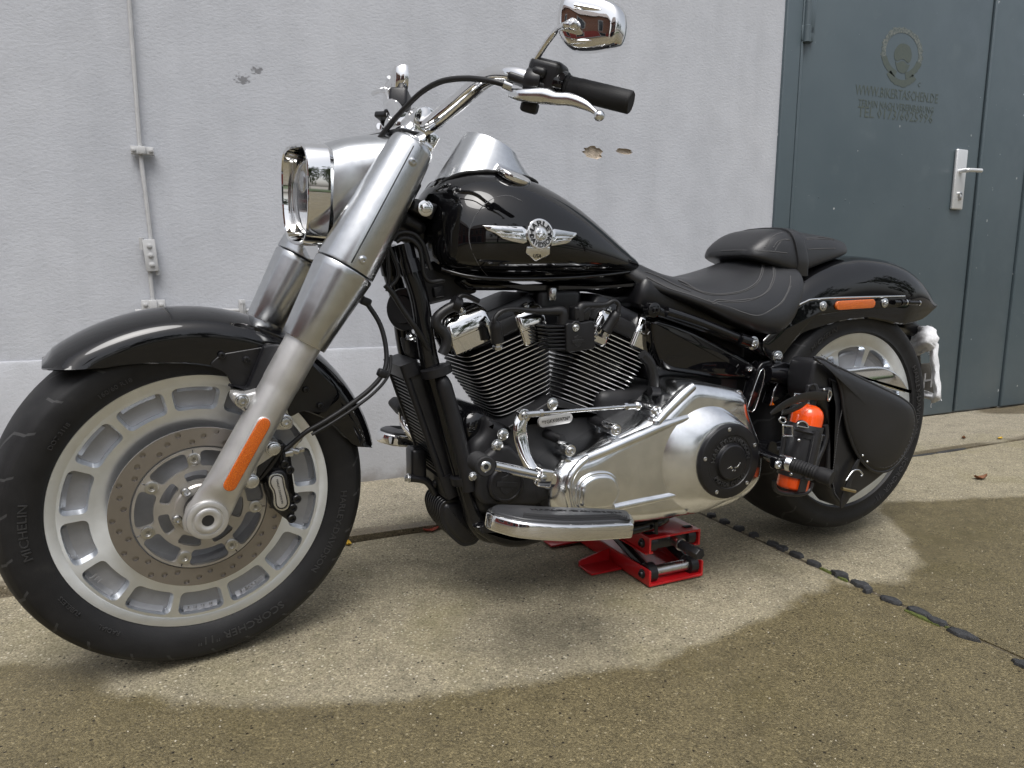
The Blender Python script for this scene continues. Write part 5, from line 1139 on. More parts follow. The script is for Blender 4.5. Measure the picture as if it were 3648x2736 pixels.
# inner guard with bright trim, belt guard
tq = [at('A7', *q, Y=-.165) for q in ((303, 578), (350, 565), (412, 345), (385, 318), (300, 560))]
obj('guard_trim', tube([tuple(p) for p in tq], .0013, 8, 3), 'zinc', bike, 60)
obj('belt_guard', plate('A7', [(450, 540), (495, 400), (640, 370), (700, 385), (690, 440), (560, 470), (520, 520)], -.165, .03, .003, False, .005), 'gloss_black', bike, 40)
obj('guard_reflector', plate('A7', [(452, 543), (462, 515), (480, 540)], -.168, .004, .001), 'amber', bike, 40)
gq = [at('A7', *q, Y=-.168) for q in ((455, 540), (497, 398), (640, 372))]; obj('guard_edge', tube([tuple(p) for p in gq], .0016, 6, 3), 'chrome', bike, 60)
bl = cr2(xz('A7', [(880, 300), (960, 300), (1100, 285), (1200, 295), (1280, 340), (1340, 430), (1360, 455), (1250, 440), (1150, 400), (1060, 370), (980, 355), (900, 340)], -.150), 4)
obj('chrome_blade', slab(bl, -.158, -.140, Yp, .006, 4, True), 'chrome', rw, 50)
# tail: light bracket and number plate
obj('plate_bracket', MB().add(box((1.985, 0, .590), (.09, .10, .035), rotY(.4), .012, 3)).add(box((2.05, 0, .50), (.03, .05, .14), rotY(-.2), .01, 3)), 'satin_black', bike, 50)
XP = 2.075
pq = [at('C2', *q, X=XP) for q in ((1470, 385), (1612, 375), (1640, 625), (1500, 612))]
pq = [(p.y, p.z) for p in pq]
npl = obj('number_plate', slab(rounded(pq, .008), XP, XP+.003, lambda u, v, h: Vector((h, u, v)), .0008, 2, True), 'plate_grey', bike, 40)
v, f = text_mesh('1H', .05, .0006); a_, b_ = at('C2', 1500, 560, X=XP-.001), at('C2', 1600, 545, X=XP-.001)
wv = max(p.x for p in v)-min(p.x for p in v); hv = max(p.y for p in v); ty = at('C2', 1497, 455, X=XP-.001).z-a_.z
obj('plate_number', ([a_+(b_-a_)*((p.x-min(q.x for q in v))/wv)+Vector((-p.z, 0, p.y/hv*ty)) for p in v], f), 'white_print', npl, None)
# ---- engine
CX, CZ = .750, .262
def eng(sgn):                                             # frame of a cylinder: u along the fins, s up the bore
    tl = R_(20.5 if sgn < 0 else 22.5); CX = .755 if sgn < 0 else .768
    ax = Vector((sgn*math.sin(tl), 0, math.cos(tl))); u = Vector((ax.z, 0, -ax.x)); o = Vector((CX, 0, CZ))
    return lambda uu, y, s: o+u*uu+ax*s+Vector((0, y, 0))
def rr2(hu, hy, r, n=6):
    return rounded([(-hu, -hy), (hu, -hy), (hu, hy), (-hu, hy)], r, n)
fin_mesh = {}
for sgn, nm in ((-1, 'front_cylinder'), (1, 'rear_cylinder')):
    T = eng(sgn)
    core = MB().add(loft([[T(a, b, s) for a, b in rr2(hu, hy, .03)] for s, hu, hy in ((.14, .052, .060), (.17, .048, .058), (.30, .066, .064), (.37, .072, .066), (.385, .08, .07))]))
    cyl = obj(nm, core, 'engine_black', bike, 40)
    for i in range(20):
        s = .168+.0102*i; k = i/19; hu = (.058 if sgn < 0 else .070)+(.042 if sgn < 0 else .03)*min(1, k*1.25)**.8; hy = .072+.022*min(1, k*1.4); th = .0030
        mb = MB(); o_ = rr2(hu, hy, .034); i_ = offs(o_, .012)
        for a_, b_, mt_ in ((0, 1, 0),):
            R0 = [[T(a, b, s-th*.30) for a, b in i_], [T(a, b, s-th*.27) for a, b in o_], [T(a, b, s+th*.27) for a, b in o_], [T(a, b, s+th*.25) for a, b in i_]]
        n = len(o_); v_, f_ = loft(R0, True); 
        mb.v = [Vector(p) for p in v_]; mb.f = f_; mb.m = [1 if n <= q < 2*n else 0 for q in range(len(f_))]
        obj('fin', mb, ['engine_black', 'fin_edge'], cyl, 30)
    # head and rocker covers
    hd = obj('cylinder_head', MB().add(loft([[T(a, b, s) for a, b in rr2(hu, hy, .03)] for s, hu, hy in ((.372, .094, .088), (.378, .100, .094), (.400, .104, .096), (.408, .100, .092))])), 'engine_black', bike, 40)
    obj('rocker_base', loft([[T(a, b, s) for a, b in rr2(hu, hy, .02)] for s, hu, hy in ((.405, .098, .086), (.43, .092, .082), (.435, .088, .078))]), 'satin_black', hd, 40)
    for u0, u1, y0, y1, s1 in ((-.130, -.026, -.106, .05, .462), (.026, .098, -.104, .05, .418)) if sgn < 0 else ((-.080, -.026, -.106, .05, .412), (.030, .104, -.104, .05, .440)):
        hu, hy = (u1-u0)/2, (y1-y0)/2; cu_, cy_ = (u0+u1)/2, (y0+y1)/2
        rc = obj('rocker_cover', loft([[T(cu_+a*k, cy_+b*k, s) for a, b in rr2(hu, hy, .016)] for s, k in ((s1-.084, .90), (s1-.080, .965), (s1-.050, .985), (s1-.0485, .96), (s1-.0455, .96), (s1-.044, 1.0), (s1-.020, .985), (s1-.012, .93), (s1, .74), (s1+.003, .62))]), 'chrome', hd, 32)
        obj('cover_bolt', hexbolt(T(cu_, y0+.012, s1-.004), T(0, 0, 1)-T(0, 0, 0), .006, .009), 'zinc', hd, 40)
# crankcase and gearbox
Yc = -.125
case = obj('crankcase', MB().add(plate('A5', [(660, 800), (770, 870), (1005, 725), (1100, 770), (1260, 800), (1270, 900), (1140, 1000), (1000, 1040), (960, 1250), (900, 1340), (620, 1340), (590, 1250), (560, 1080), (580, 950), (640, 900)], -.115, .23, .018, False, .015, 4))
    .add(box((.75, 0, .235), (.36, .22, .14), None, .03, 4)).add(box((1.0, 0, .36), (.30, .20, .24), None, .03, 4)), 'engine_black', bike, 40)
obj('case_cover', MB().add(plate('A5', [(690, 980), (780, 950), (830, 1000), (900, 1060), (960, 1050), (985, 1130), (970, 1290), (640, 1290), (600, 1240), (590, 1130), (620, 1050)], -.135, .05, .012, False, .02, 4)), 'engine_black', case, 40)
obj('cylinder_deck', MB().add(plate('A5', [(770, 862), (1000, 718), (1030, 705), (1250, 785), (1255, 800), (1100, 770), (1010, 760), (790, 890)], -.128, .20, .003, False, .003)), 'engine_black', case, 40)
tc = at('A5', 763, 1170, Y=-.145)
cap = obj('timer_cap', lathe([(.04, .042), (.0, .042), (-.006, .040), (-.008, .037), (-.008, .034), (-.006, .033), (-.006, .0005)], (tc.x, -.138, tc.z), (0, 1, 0), 36), 'satin_black', case, 40)
def bar_shield(c, y, k, par, mat, tilt=0):
    ob = rounded([(-1, .22), (1, .22), (1, -.22), (-1, -.22)], .05, 2); R2 = Matrix.Rotation(tilt, 2)
    ring = [(-.62, .3), (-.62, .62), (-.25, .72), (0, .95), (.25, .72), (.62, .62), (.62, .3), (.62, -.3), (.5, -.62), (0, -.95), (-.5, -.62), (-.62, -.3)]
    to = lambda q: [(c.x+(R2 @ Vector(p)).x*k, c.z+(R2 @ Vector(p)).y*k) for p in q]
    obj('shield_mark', slab(to(ring), y-.0010, y, Yp, .0003, 1), mat, par, 30); obj('bar_mark', slab(to(ob), y-.002, y-.0005, Yp, .0003, 1), mat, par, 30)
bar_shield(tc, -.1445, .024, cap, 'engine_black', -.15)
# bolts of the cases
for q, r in (((1015, 740), .010), ((747, 905), .0098), ((717, 963), .0098), ((585, 1130), .007), ((1262, 845), .008)):
    p = at('A5', *q, Y=-.136); obj('case_bolt', hexbolt((p.x, -.128, p.z), (0, -1, 0), r, .011), 'zinc', case, 40)
# serial plate
a, b = at('A5', 958, 835, Y=-.134), at('A5', 1090, 812, Y=-.134)
sp_ = obj('serial_plate', slab(capsule((a.x, a.z), (b.x, b.z), .0115), -.136, -.125, Yp, .001, 2), 'cast_alu', case, 40)
v, f = text_mesh('*YGKK059726*', .0115, .0003); dd = (b-a).normalized(); uu_ = Vector((-dd.z, 0, dd.x)); k = .069/(max(p.x for p in v)-min(p.x for p in v)); mid = (a+b)/2
obj('serial_number', ([Vector((mid.x, -.1366-p.z, mid.z))+dd*(p.x*k)+uu_*(p.y-.004) for p in v], f), 'emblem_black', case, None)
# studs of the case running back to the primary, filter, fuel rail hints
for q0, q1, r in (((1060, 935), (960, 890), .011), ((1300, 855), (1200, 810), .010), ((1520, 750), (1440, 735), .0095)):
    obj('case_post', tube([at('A5', *q1, Y=-.105), at('A5', *q0, Y=-.165)], r, 14, 1), 'engine_black', case, 40)
fp = at('A5', 560, 850, Y=-.045); obj('oil_filter', lathe([(-.09, .040), (-.088, .045), (-.03, .046), (.0, .046), (.022, .044), (.036, .036), (.043, .020), (.044, .0005)], fp, (.25, -.93, -.1), 32), 'gloss_black', bike, 40)
obj('oil_pan', MB().add(plate('A5', [(590, 1400), (640, 1380), (1100, 1420), (1560, 1370), (1500, 1440), (1000, 1480), (860, 1520), (780, 1520), (700, 1500), (620, 1450)], -.13, .26, .02, False, .012, 4)), 'frame_black', bike, 40)
# ---- coil
coil = obj('ignition_coil', MB().add(plate('A5', [(1080, 312), (1095, 300), (1115, 305), (1125, 292), (1150, 290), (1160, 302), (1225, 290), (1232, 300), (1238, 430), (1225, 445), (1095, 462), (1085, 450)], -.158, .05, .003, False, .003)), 'plastic_black', bike, 40)
for i in range(7):
    y0 = 318+i*20; obj('coil_fin', plate('A5', [(975+i*2, y0), (1083, y0-2), (1085, y0+9), (978+i*2, y0+11)], -.152, .045, .002, False, .002), 'plastic_black', coil, 40)
    obj('coil_fin', plate('A5', [(1228, y0-16), (1242, y0-18), (1244, y0-8), (1230, y0-6)], -.152, .045, .002, False, .002), 'plastic_black', coil, 40)
p = at('A5', 1133, 327, Y=-.159); obj('coil_bolt', MB().add(lathe([(0, .0085), (-.0005, .0085)], p, (0, 1, 0), 18)).add(bolt(p, (0, -1, 0), .006, .004)), 'zinc', coil, 40)
bar_shield(at('A5', 1143, 400, Y=-.158), -.158, .0145, coil, 'engine_black', .05)
for pts, r in ((((1060, 310), (1060, 250), (1040, 238), (985, 240), (900, 238), (800, 228), (735, 240), (700, 275), (697, 300)), (.012, .012, .011, .009, .0062, .0052, .0052, .0055, .006)), (((1150, 290), (1150, 235), (1165, 215), (1210, 210), (1290, 205), (1335, 185), (1362, 205), (1358, 245)), (.012, .012, .011, .009, .0062, .0052, .0052, .0055))):
    obj('ignition_lead', tube([at('A5', *q, Y=-.140) for q in pts], list(r), 12, 5), 'hose', coil, 60)
obj('lead_block', plate('A5', [(1128, 215), (1215, 210), (1220, 245), (1205, 295), (1130, 298)], -.150, .03, .006, False, .005), 'hose', coil, 40)
for (q0, q1, qn) in (((697, 290), (712, 405), (714, 432)), ((1358, 240), (1290, 350), (1280, 372))):
    a, b, c = at('A5', *q0, Y=-.135), at('A5', *q1, Y=-.128), at('A5', *qn, Y=-.126)
    sp2 = obj('spark_plug_boot', tube([a, a.lerp(b, .25), a.lerp(b, .5), b], [.0085, .0125, .0125, .0135], 16, 3), 'hose', bike, 60)
    obj('spark_plug', MB().add(lathe([(0, .0085), (.010, .0085)], b, c-b, 6)).add(lathe([(.008, .011), (.014, .011)], b, c-b, 20)), 'zinc', sp2, 40)
# hoses
def hose(k, pts, Y, r, name='hose', m='hose', par=None): return obj(name, tube([at(k, a, b, Y=(Y if isinstance(Y, (int, float)) else Y[i])) for i, (a, b) in enumerate(pts)], r, 12, 6), m, par or bike, 60)
hose('E5', [(700, 1230), (620, 1260), (540, 1310), (485, 1370), (490, 1440), (545, 1490), (580, 1560), (575, 1640), (540, 1720)], -.115, .0105, 'breather_hose')
hose('E5', [(640, 1210), (710, 1240)], -.115, .0155, 'hose_end', 'plastic_black')
hose('E5', [(700, 1220), (700, 1170), (740, 1140), (800, 1150), (900, 1200)], -.09, .006, 'cable')
hose('A5', [(1490, 470), (1530, 520), (1550, 600), (1545, 680)], -.14, .0125, 'oil_hose'); hose('A5', [(1530, 670), (1575, 672)], -.15, .011, 'hose_clip', 'plastic_black')
hose('E5', [(60, 600), (100, 540), (180, 520), (270, 545), (340, 620), (375, 700), (400, 800), (430, 890)], -.075, .0048, 'brake_hose'); hose('E5', [(90, 610), (150, 580), (230, 590), (300, 650), (335, 740), (350, 860), (370, 950), (430, 1005), (560, 990)], -.08, .0048, 'brake_hose')
hose('E5', [(-20, 1040), (60, 1130), (140, 1260), (250, 1420), (330, 1540), (400, 1659), (470, 1780)], (-.10, -.10, -.10, -.10, -.095, -.09, -.085), .0055, 'throttle_cable')
hose('E5', [(20, 660), (60, 760), (95, 850), (110, 930), (80, 1000), (30, 1050)], -.09, .004, 'wire'); hose('E5', [(0, 700), (10, 850), (15, 950), (0, 1100)], -.095, .004, 'wire')
# brake line from the steering head to the calliper
bq = [ats('A1', *q, Y=y) for q, y in (((1440, 20), -.09), ((1490, 85), -.10), ((1550, 180), -.115), ((1575, 290), -.13), ((1565, 370), -.14), ((1510, 440), -.14), ((1420, 510), -.135), ((1320, 575), -.13), ((1250, 615), -.125), ((1190, 665), -.12), ((1160, 690), -.12))]
obj('brake_line', tube(bq, .0048, 10, 6), 'hose', bike, 60, True)
bq2 = [p+Vector((.008, -.004, -.006)) for p in bq[3:9]]; obj('sensor_cable', tube(bq2, .0032, 8, 6), 'hose', bike, 60, True)
for q in (((1490, 85), -.10), ((1560, 378), -.141)): p = ats('A1', *q[0], Y=q[1]); obj('line_clip', box(p, (.022, .014, .016), rotY(.4), .004), 'plastic_black', bike, 50, True)
p0, p1 = ats('A1', 1250, 615, -.125), ats('A1', 1195, 680, -.118); obj('banjo_pipe', tube([p0, p0.lerp(p1, .5)+Vector((0, 0, .003)), p1], .0042, 10, 3), 'steel', bike, 60, True)
# under the tank: black rail and intake hints
obj('tank_underside', MB().add(plate('A4', [(480, 1040), (520, 1000), (760, 1020), (1000, 1070), (1780, 1040), (1840, 1000), (1830, 1090), (1500, 1120), (1000, 1110), (560, 1110)], -.075, .15, .012, False, .01)), 'gloss_black', bike, 40)
obj('intake', MB().add(box((.765, -.01, .665), (.12, .12, .10), None, .02, 3)).add(tube([(.70, -.02, .66), (.63, -.02, .645)], .03, 16, 2)).add(tube([(.82, -.02, .66), (.90, -.02, .645)], .03, 16, 2)), 'satin_black', bike, 40)
p = at('A4', 1172, 1135, Y=-.07); obj('tank_fitting', lathe([(-.014, .0105), (-.012, .0115), (.012, .0115), (.014, .0105)], p, (0, 0, 1), 18), 'zinc', bike, 40)
# ---- primary cover
PO = [(655, 905), (655, 820), (678, 720), (718, 655), (790, 598), (915, 555), (1040, 480), (1180, 410), (1330, 330), (1400, 270), (1480, 185), (1555, 122), (1640, 112), (1770, 132), (1880, 160), (1935, 205), (1955, 300), (1985, 390), (2025, 500), (2038, 610), (2020, 740), (1960, 830), (1880, 890), (1780, 935), (1650, 968), (1450, 1000), (1250, 1030), (1000, 1040), (780, 1020), (690, 980)]
po = cr2(xz('A8', PO, -.195), 4)
prim = MB().add(slab(po, -.222, -.10, Yp, .034, 8))
pri = obj('primary_cover', prim, 'polished_alu', bike, 40)
dcx = at('A8', 1846, 635, Y=-.262); DC = (dcx.x, dcx.z)
obj('clutch_dome', loft([[Vector((DC[0]-sh_+r*math.cos(2*math.pi*k/72), y, DC[1]+r*math.sin(2*math.pi*k/72))) for k in range(72)] for y, r, sh_ in ((-.200, .134, .052), (-.212, .130, .046), (-.220, .124, .038), (-.229, .116, .028), (-.238, .107, .018), (-.245, .0995, .010), (-.250, .0935, .004), (-.2525, .0885, .0), (-.2525, .01, 0))]), 'polished_alu', pri, 60)
drb = obj('derby_cover', lathe([(-.250, .0865), (-.259, .0865), (-.2625, .0845), (-.2640, .081), (-.2640, .062), (-.2625, .0605), (-.2625, .0430), (-.2645, .0415), (-.2705, .0400), (-.272, .0375), (-.272, .0005)], (DC[0], 0, DC[1]), (0, 1, 0), 64), 'satin_black', pri, 30)
for i in range(5):
    an = R_(97+72*i); obj('derby_screw', MB().add(bolt((DC[0]+.0755*math.cos(an), -.2640, DC[1]+.0755*math.sin(an)), (0, -1, 0), .0048, .0018)), 'steel', pri, 40)
for s, ang, inw in (('HARLEY-DAVIDSON', 90, False), ('MOTOR CYCLES', -90, True)):
    obj('derby_lettering', arc_text(s, DC, .0465 if not inw else .0575, -.2632, .0145, ang, inw, .0014, 1.1 if not inw else 1.0, bold=.012), 'derby_letter', pri, None)
# skull motif on the middle: two eye slots, nose and brow
for q in ([(-.018, -.012), (-.006, -.007), (.000, -.012), (-.004, -.014), (-.008, -.011)], [(.004, -.011), (.012, -.010), (.020, -.002), (.014, -.012), (.006, -.014)], [(-.003, -.019), (.0, -.015), (.002, -.019)], [(.004, -.02), (.006, -.016), (.008, -.02)]):
    obj('derby_mark', slab([(DC[0]+a, DC[1]+b) for a, b in q], -.2728, -.2715, Yp, .0002, 1), 'zinc', pri, 30)
# oval inspection cover and ribs on the primary
oq = cr2(xz('A8', [(862, 850), (870, 800), (900, 760), (960, 728), (1040, 722), (1090, 750), (1115, 810), (1110, 860), (1080, 910), (1040, 938), (940, 945), (880, 935), (860, 900)], -.232), 4)
obj('inspection_cover', slab(oq, -.236, -.21, Yp, .008, 5), 'polished_alu', pri, 40)
obj('inspection_rim', slab(offs(oq, -.006), -.2275, -.21, Yp, .004, 4), 'polished_alu', pri, 40)
for pts, r in (([(1075, 938), (1250, 900), (1400, 870), (1545, 838)], (.010, .010, .0095, .008)), ([(905, 610), (1040, 555), (1250, 465), (1400, 400), (1560, 345)], (.012, .012, .012, .011, .008)), ([(1365, 375), (1440, 290), (1540, 190), (1600, 140)], (.010, .011, .012, .010)), ([(800, 930), (780, 820), (805, 720), (870, 640), (930, 600)], (.008, .009, .009, .008, .007))):
    obj('cover_rib', tube([at('A8', *q, Y=-.219) for q in pts], list(r), 16, 6), 'polished_alu', pri, 60)
for q in ((1655, 165), (1895, 200), (1340, 300), (1078, 420), (780, 555)):
    p = at('A8', *q, Y=-.200); d = -.008 if q[0] < 1400 else 0
    obj('cover_lug', lathe([(.04, .0135), (-.002, .0135), (-.004, .012)], (p.x, -.200+d, p.z), (0, 1, 0), 22), 'polished_alu', pri, 40)
    obj('cover_bolt', bolt((p.x, -.2035+d, p.z), (0, -1, 0), .0085, .0055), 'zinc', pri, 40)
# ---- foot controls
FBn = Vector((.17, .03, 1)).normalized(); FB0 = at('A8', 700, 1000, Y=-.37)
def fbp(pts): return [atp('A8', a, b, FB0, FBn) for a, b in pts]
fb_o = fbp([(243, 965), (262, 945), (330, 935), (600, 948), (900, 958), (1100, 968), (1185, 985), (1213, 1020), (1212, 1050), (1180, 1055), (900, 1068), (700, 1065), (480, 1045), (330, 1010), (260, 985)])
e1 = Vector((1, 0, -.17)).normalized(); e2 = FBn.cross(e1)
fb2 = cr2([((p-FB0).dot(e1), (p-FB0).dot(e2)) for p in fb_o], 3)
fbt = lambda u, v, h: FB0+e1*u+e2*v+FBn*h
for sg in (-1, 1):
    T2 = (lambda u, v, h: fbt(u, v, h)) if sg < 0 else (lambda u, v, h: Vector((fbt(u, v, h).x, -fbt(u, v, h).y, fbt(u, v, h).z)))
    fbo = obj('footboard', slab(fb2, .004, -.026, T2, .006, 4, True), 'chrome', bike, 50)
    obj('footboard_rubber', slab(offs(fb2, .009), .0085, .003, T2, .003, 3), 'board_rubber', fbo, 50)
    for i in range(9):
        q = offs(fb2, .016+i*.0036)
        half = q[len(q)//2:len(q)//2+len(q)//3]
        if len(half) > 3: obj('tread_rib', tube([T2(u, v, .0087) for u, v in half], .0011, 5, 1), 'rubber', fbo, 60)
    if sg < 0:
        v, f = text_mesh('HARLEY-DAVIDSON', .015, .0004); obj('rubber_lettering', ([FB0+e1*(p.x*1.5+.055)+e2*(p.y*.9+.012)+FBn*(.0089+p.z) for p in v], f), 'rubber', fbo, None)
    obj('footboard_bracket', MB().add(tube([(.56, sg*.36, .285), (.57, sg*.25, .25), (.58, sg*.12, .235)], .012, 12, 4)).add(tube([(.72, sg*.36, .26), (.72, sg*.25, .235), (.70, sg*.12, .225)], .012, 12, 4)), 'frame_black', fbo, 50)
obj('board_bolt', tube([at('A8', 955, 1085, Y=-.40), at('A8', 1000, 1110, Y=-.40)], .0058, 12, 1), 'zinc', bike, 40)
sh0, sh1 = at('A8', 632, 745, Y=-.255), at('A8', 262, 668, Y=-.33)
sft = obj('shift_lever', MB().add(tube([at('A8', 640, 750, Y=-.275), at('A8', 560, 722, Y=-.29), at('A8', 420, 690, Y=-.305), at('A8', 290, 660, Y=-.32)], [.010, .0105, .0098, .009], 14, 5)).add(lathe([(-.018, .0165), (-.016, .0175), (.016, .0175), (.018, .0165)], at('A8', 630, 745, Y=-.265), (0, 1, 0), 20)), 'chrome', bike, 50)
obj('lever_clamp', MB().add(box(at('A8', 618, 738, Y=-.285), (.032, .026, .036), rotY(.25), .005, 3)), 'chrome', sft, 50); obj('clamp_bolt', hexbolt(at('A8', 618, 740, Y=-.299), (0, -1, 0), .006, .006), 'zinc', sft, 40)
pa, pb = at('A8', 262, 682, Y=-.375), at('A8', 180, 630, Y=-.30)
obj('shift_peg', MB().add(lathe([(0, .015), (.001, .0185)]+[(.004+.0042*i+d, .0185 if d else .0168) for i in range(12) for d in (0, .0021)]+[(.056, .0185), (.058, .016)], pb, pa-pb, 24)), 'rubber', sft, 30); obj('peg_bolt', bolt(pa+(pa-pb).normalized()*-.022, pa-pb, .0105, .006), 'zinc', sft, 40)
lk = [at('A8', 545, 690, Y=-.235), at('A8', 500, 600, Y=-.225), at('A8', 470, 480, Y=-.215), at('A8', 466, 400, Y=-.212), at('A8', 485, 330, Y=-.208)]
arm = obj('shift_arm', ell_loft(lk, [(.008, .013), (.007, .0125), (.006, .0155), (.006, .015), (.0065, .0125)], 16, Vector((.9, 0, .4))), 'chrome', bike, 60)
p = lk[-1]; obj('arm_eye', lathe([(-.008, .0125), (-.0075, .0135), (.0075, .0135), (.008, .0125)], p, (0, 1, 0), 20), 'chrome', arm, 40); obj('eye_bolt', bolt(p+Vector((0, -.009, 0)), (0, -1, 0), .0075, .006), 'zinc', arm, 40)
a, b = at('A8', 500, 325, Y=-.215), at('A8', 1235, 268, Y=-.20)
rod = obj('shift_rod', tube([a, b], .0042, 12, 1), 'zinc', bike, 50)
for t0, t1, r in ((.0, .11, .0075), (.115, .14, .0085), (.87, .90, .0085), (.90, 1.0, .0072)): obj('rod_end', tube([a.lerp(b, t0), a.lerp(b, t1)], r, 12 if r < .008 else 6, 1), 'zinc', rod, 40)
obj('ball_joint', ball(b, .0105, 16), 'chrome', rod, 60); obj('joint_boot', tube([b, b+Vector((.03, .03, -.008))], .0085, 12, 1), 'plastic_black', rod, 50)
# passenger peg
pg0, pg1 = at('C2', 575, 1068, Y=-.315), at('C2', 905, 1180, Y=-.415)
pd = (pg1-pg0).normalized(); L_ = (pg1-pg0).length
rub = [(0.02, .0155)]+[(.025+.0062*i+d, .0165 if d else .0145) for i in range(int((L_-.05)/.0062)) for d in (0, .0028)]+[(L_-.022, .0175), (L_-.004, .0175), (L_, .015), (L_+.001, .0004)]
mount = obj('peg_mount', MB().add(tube([at('C2', 400, 985, Y=-.18), at('C2', 470, 1030, Y=-.25), at('C2', 545, 1062, Y=-.305)], .0125, 14, 3)).add(box(at('C2', 535, 1070, Y=-.312), (.030, .03, .030), None, .006, 3)), 'frame_black', bike, 50)
peg = obj('passenger_peg', lathe(rub, pg0, pd, 24), 'rubber', bike, 30)
obj('peg_collar', lathe([(-.012, .012), (-.010, .0165), (.014, .0175), (.018, .0155)], pg0, pd, 20), 'zinc', peg, 40); obj('peg_bolt', bolt(at('C2', 527, 1083, Y=-.328), (0, -1, 0), .0095, .006), 'zinc', peg, 40)
obj('peg_hinge', lathe([(-.016, .018), (.016, .018)], at('C2', 452, 962, Y=-.17), (0, 1, 0), 18), 'frame_black', mount, 40)
# ---- frame tubes
LT = [at('E5', 160, 640, Y=-.06), at('E5', 200, 800, Y=-.065), at('E5', 240, 930, Y=-.07), at('E5', 320, 1200, Y=-.072), at('A5', 340, 480, Y=-.075), at('A5', 420, 760, Y=-.08), at('A5', 500, 1050, Y=-.085), at('A5', 570, 1290, Y=-.09)]
fr1 = LT+[at('A5', 610, 1390, Y=-.095), at('A5', 720, 1440, Y=-.10), Vector((.80, -.10, .165)), Vector((1.05, -.10, .165)), Vector((1.22, -.11, .22))]
for sg in (-1, 1):
    ft_ = obj('frame_tube', tube([(p.x, p.y*-sg, p.z) for p in fr1], .0195, 18, 5), 'frame_black', bike, 60)
    obj('frame_sleeve', tube([(p.x, p.y*-sg, p.z) for p in LT[1:3]], .0225, 18, 3), 'frame_black', ft_, 60)
obj('wheel_well', MB().add(loft([[Vector((1.20+dx, y, z)) for y, z in ((-.11, .25), (.11, .25), (.11, .52), (-.11, .52))] for dx in (0, .05)])).add(box((1.14, 0, .56), (.30, .2, .14), None, .02, 2)), 'satin_black', bike, 40)
obj('seat_pan', MB().add(box((1.12, 0, .655), (.34, .20, .07), rotY(.30), .02, 2)).add(box((1.33, 0, .66), (.14, .22, .1), rotY(0), .02, 2)), 'satin_black', bike, 40)
# steering lock bracket between the tubes
obj('cross_bracket', MB().add(plate('E6', [(255, 500), (330, 520), (500, 560), (545, 790), (470, 770), (310, 710), (280, 620)], -.045, .004, .001, False, .004)), 'satin_black', bike, 40)
for q in ((370, 500), (445, 520)): p = at('E6', *q, Y=-.048); obj('bracket_bolt', hexbolt(p, (-.3, -.6, .7), .0075, .009), 'zinc', bike, 40)
for q in (((335, 565), (345, 670)), ((470, 620), (500, 720)), ((400, 610), (402, 635)), ((418, 680), (424, 715))):
    a, b = at('E6', *q[0], Y=-.0456), at('E6', *q[1], Y=-.0456); obj('bracket_slot', slab(capsule((a.x, a.z), (b.x, b.z), .0065 if q[0][0] in (335, 470) else .002), -.0458, -.0446, Yp, .0003, 1), 'lens_dark', bike, 40)
hp_ = at('E5', 170, 1280, Y=-.03); obj('horn', lathe([(-.02, .03), (-.01, .042), (.0, .045), (.004, .042), (.005, .03), (.010, .028), (.011, .001)], hp_, (-.75, -.6, 0), 32), 'satin_black', bike, 40)
# oil cooler with its slats
def cooler_pt(t, y, d): a, b = Vector((.428, 0, .548)), Vector((.522, 0, .268)); n = Vector((-(a-b).z, 0, (a-b).x)).normalized(); return a.lerp(b, t)+Vector((0, y, 0))+n*d
cl_ = obj('oil_cooler', MB().add(loft([[cooler_pt(t, y, d) for y, d in rounded([(-.062, -.022), (.062, -.022), (.062, .018), (-.062, .018)], .008, 3)] for t in (.0, .015, .985, 1.0)])), 'satin_black', bike, 40)
obj('cooler_frame', MB().add(tube([cooler_pt(.02, -.058, .020), cooler_pt(.98, -.058, .020)], .0075, 10, 1)).add(tube([cooler_pt(.02, .058, .020), cooler_pt(.98, .058, .020)], .0075, 10, 1)).add(loft([[cooler_pt(t, y, d) for y, d in rounded([(-.066, -.01), (.066, -.01), (.066, .028), (-.066, .028)], .008, 3)] for t in (-.05, -.04, .04, .05)])).add(loft([[cooler_pt(t, y, d) for y, d in rounded([(-.066, -.01), (.066, -.01), (.066, .026), (-.066, .026)], .008, 3)] for t in (.83, .84, 1.0, 1.01)])), 'plastic_black', cl_, 40)
for i in range(24):
    t = .085+i*.031; obj('cooler_slat', loft([[cooler_pt(t+dt, y, d) for y, d in ((-.050, .016), (.050, .016), (.050, .0235), (-.050, .0235))] for dt in (-.0052, .0052)]), 'satin_black', cl_, 30)
p = cooler_pt(.92, -.012, .027); obj('cooler_bolt', bolt(p, (-.94, 0, -.3), .009, .005), 'satin_black', cl_, 40)
p0 = at('A5', 447, 690, Y=-.115); obj('loom_sleeve', tube([at('A5', 410, 590, Y=-.108), at('A5', 425, 640, Y=-.110), at('A5', 470, 800, Y=-.112), at('A5', 530, 1040, Y=-.115), at('A5', 560, 1200, Y=-.115)], [.010, .0165, .0165, .0165, .0145], 16, 4), 'plastic_black', bike, 60)
v, f = text_mesh('A&B P', .011, .0003); 
# plate tie and clips
for q in ((385, 560), (540, 1130)):
    p = at('A5', *q, Y=-.095); obj('tube_clip', lathe([(-.009, .030), (-.008, .032), (.008, .032), (.009, .030)], p, LT[5]-LT[6], 24), 'plastic_black', bike, 40)
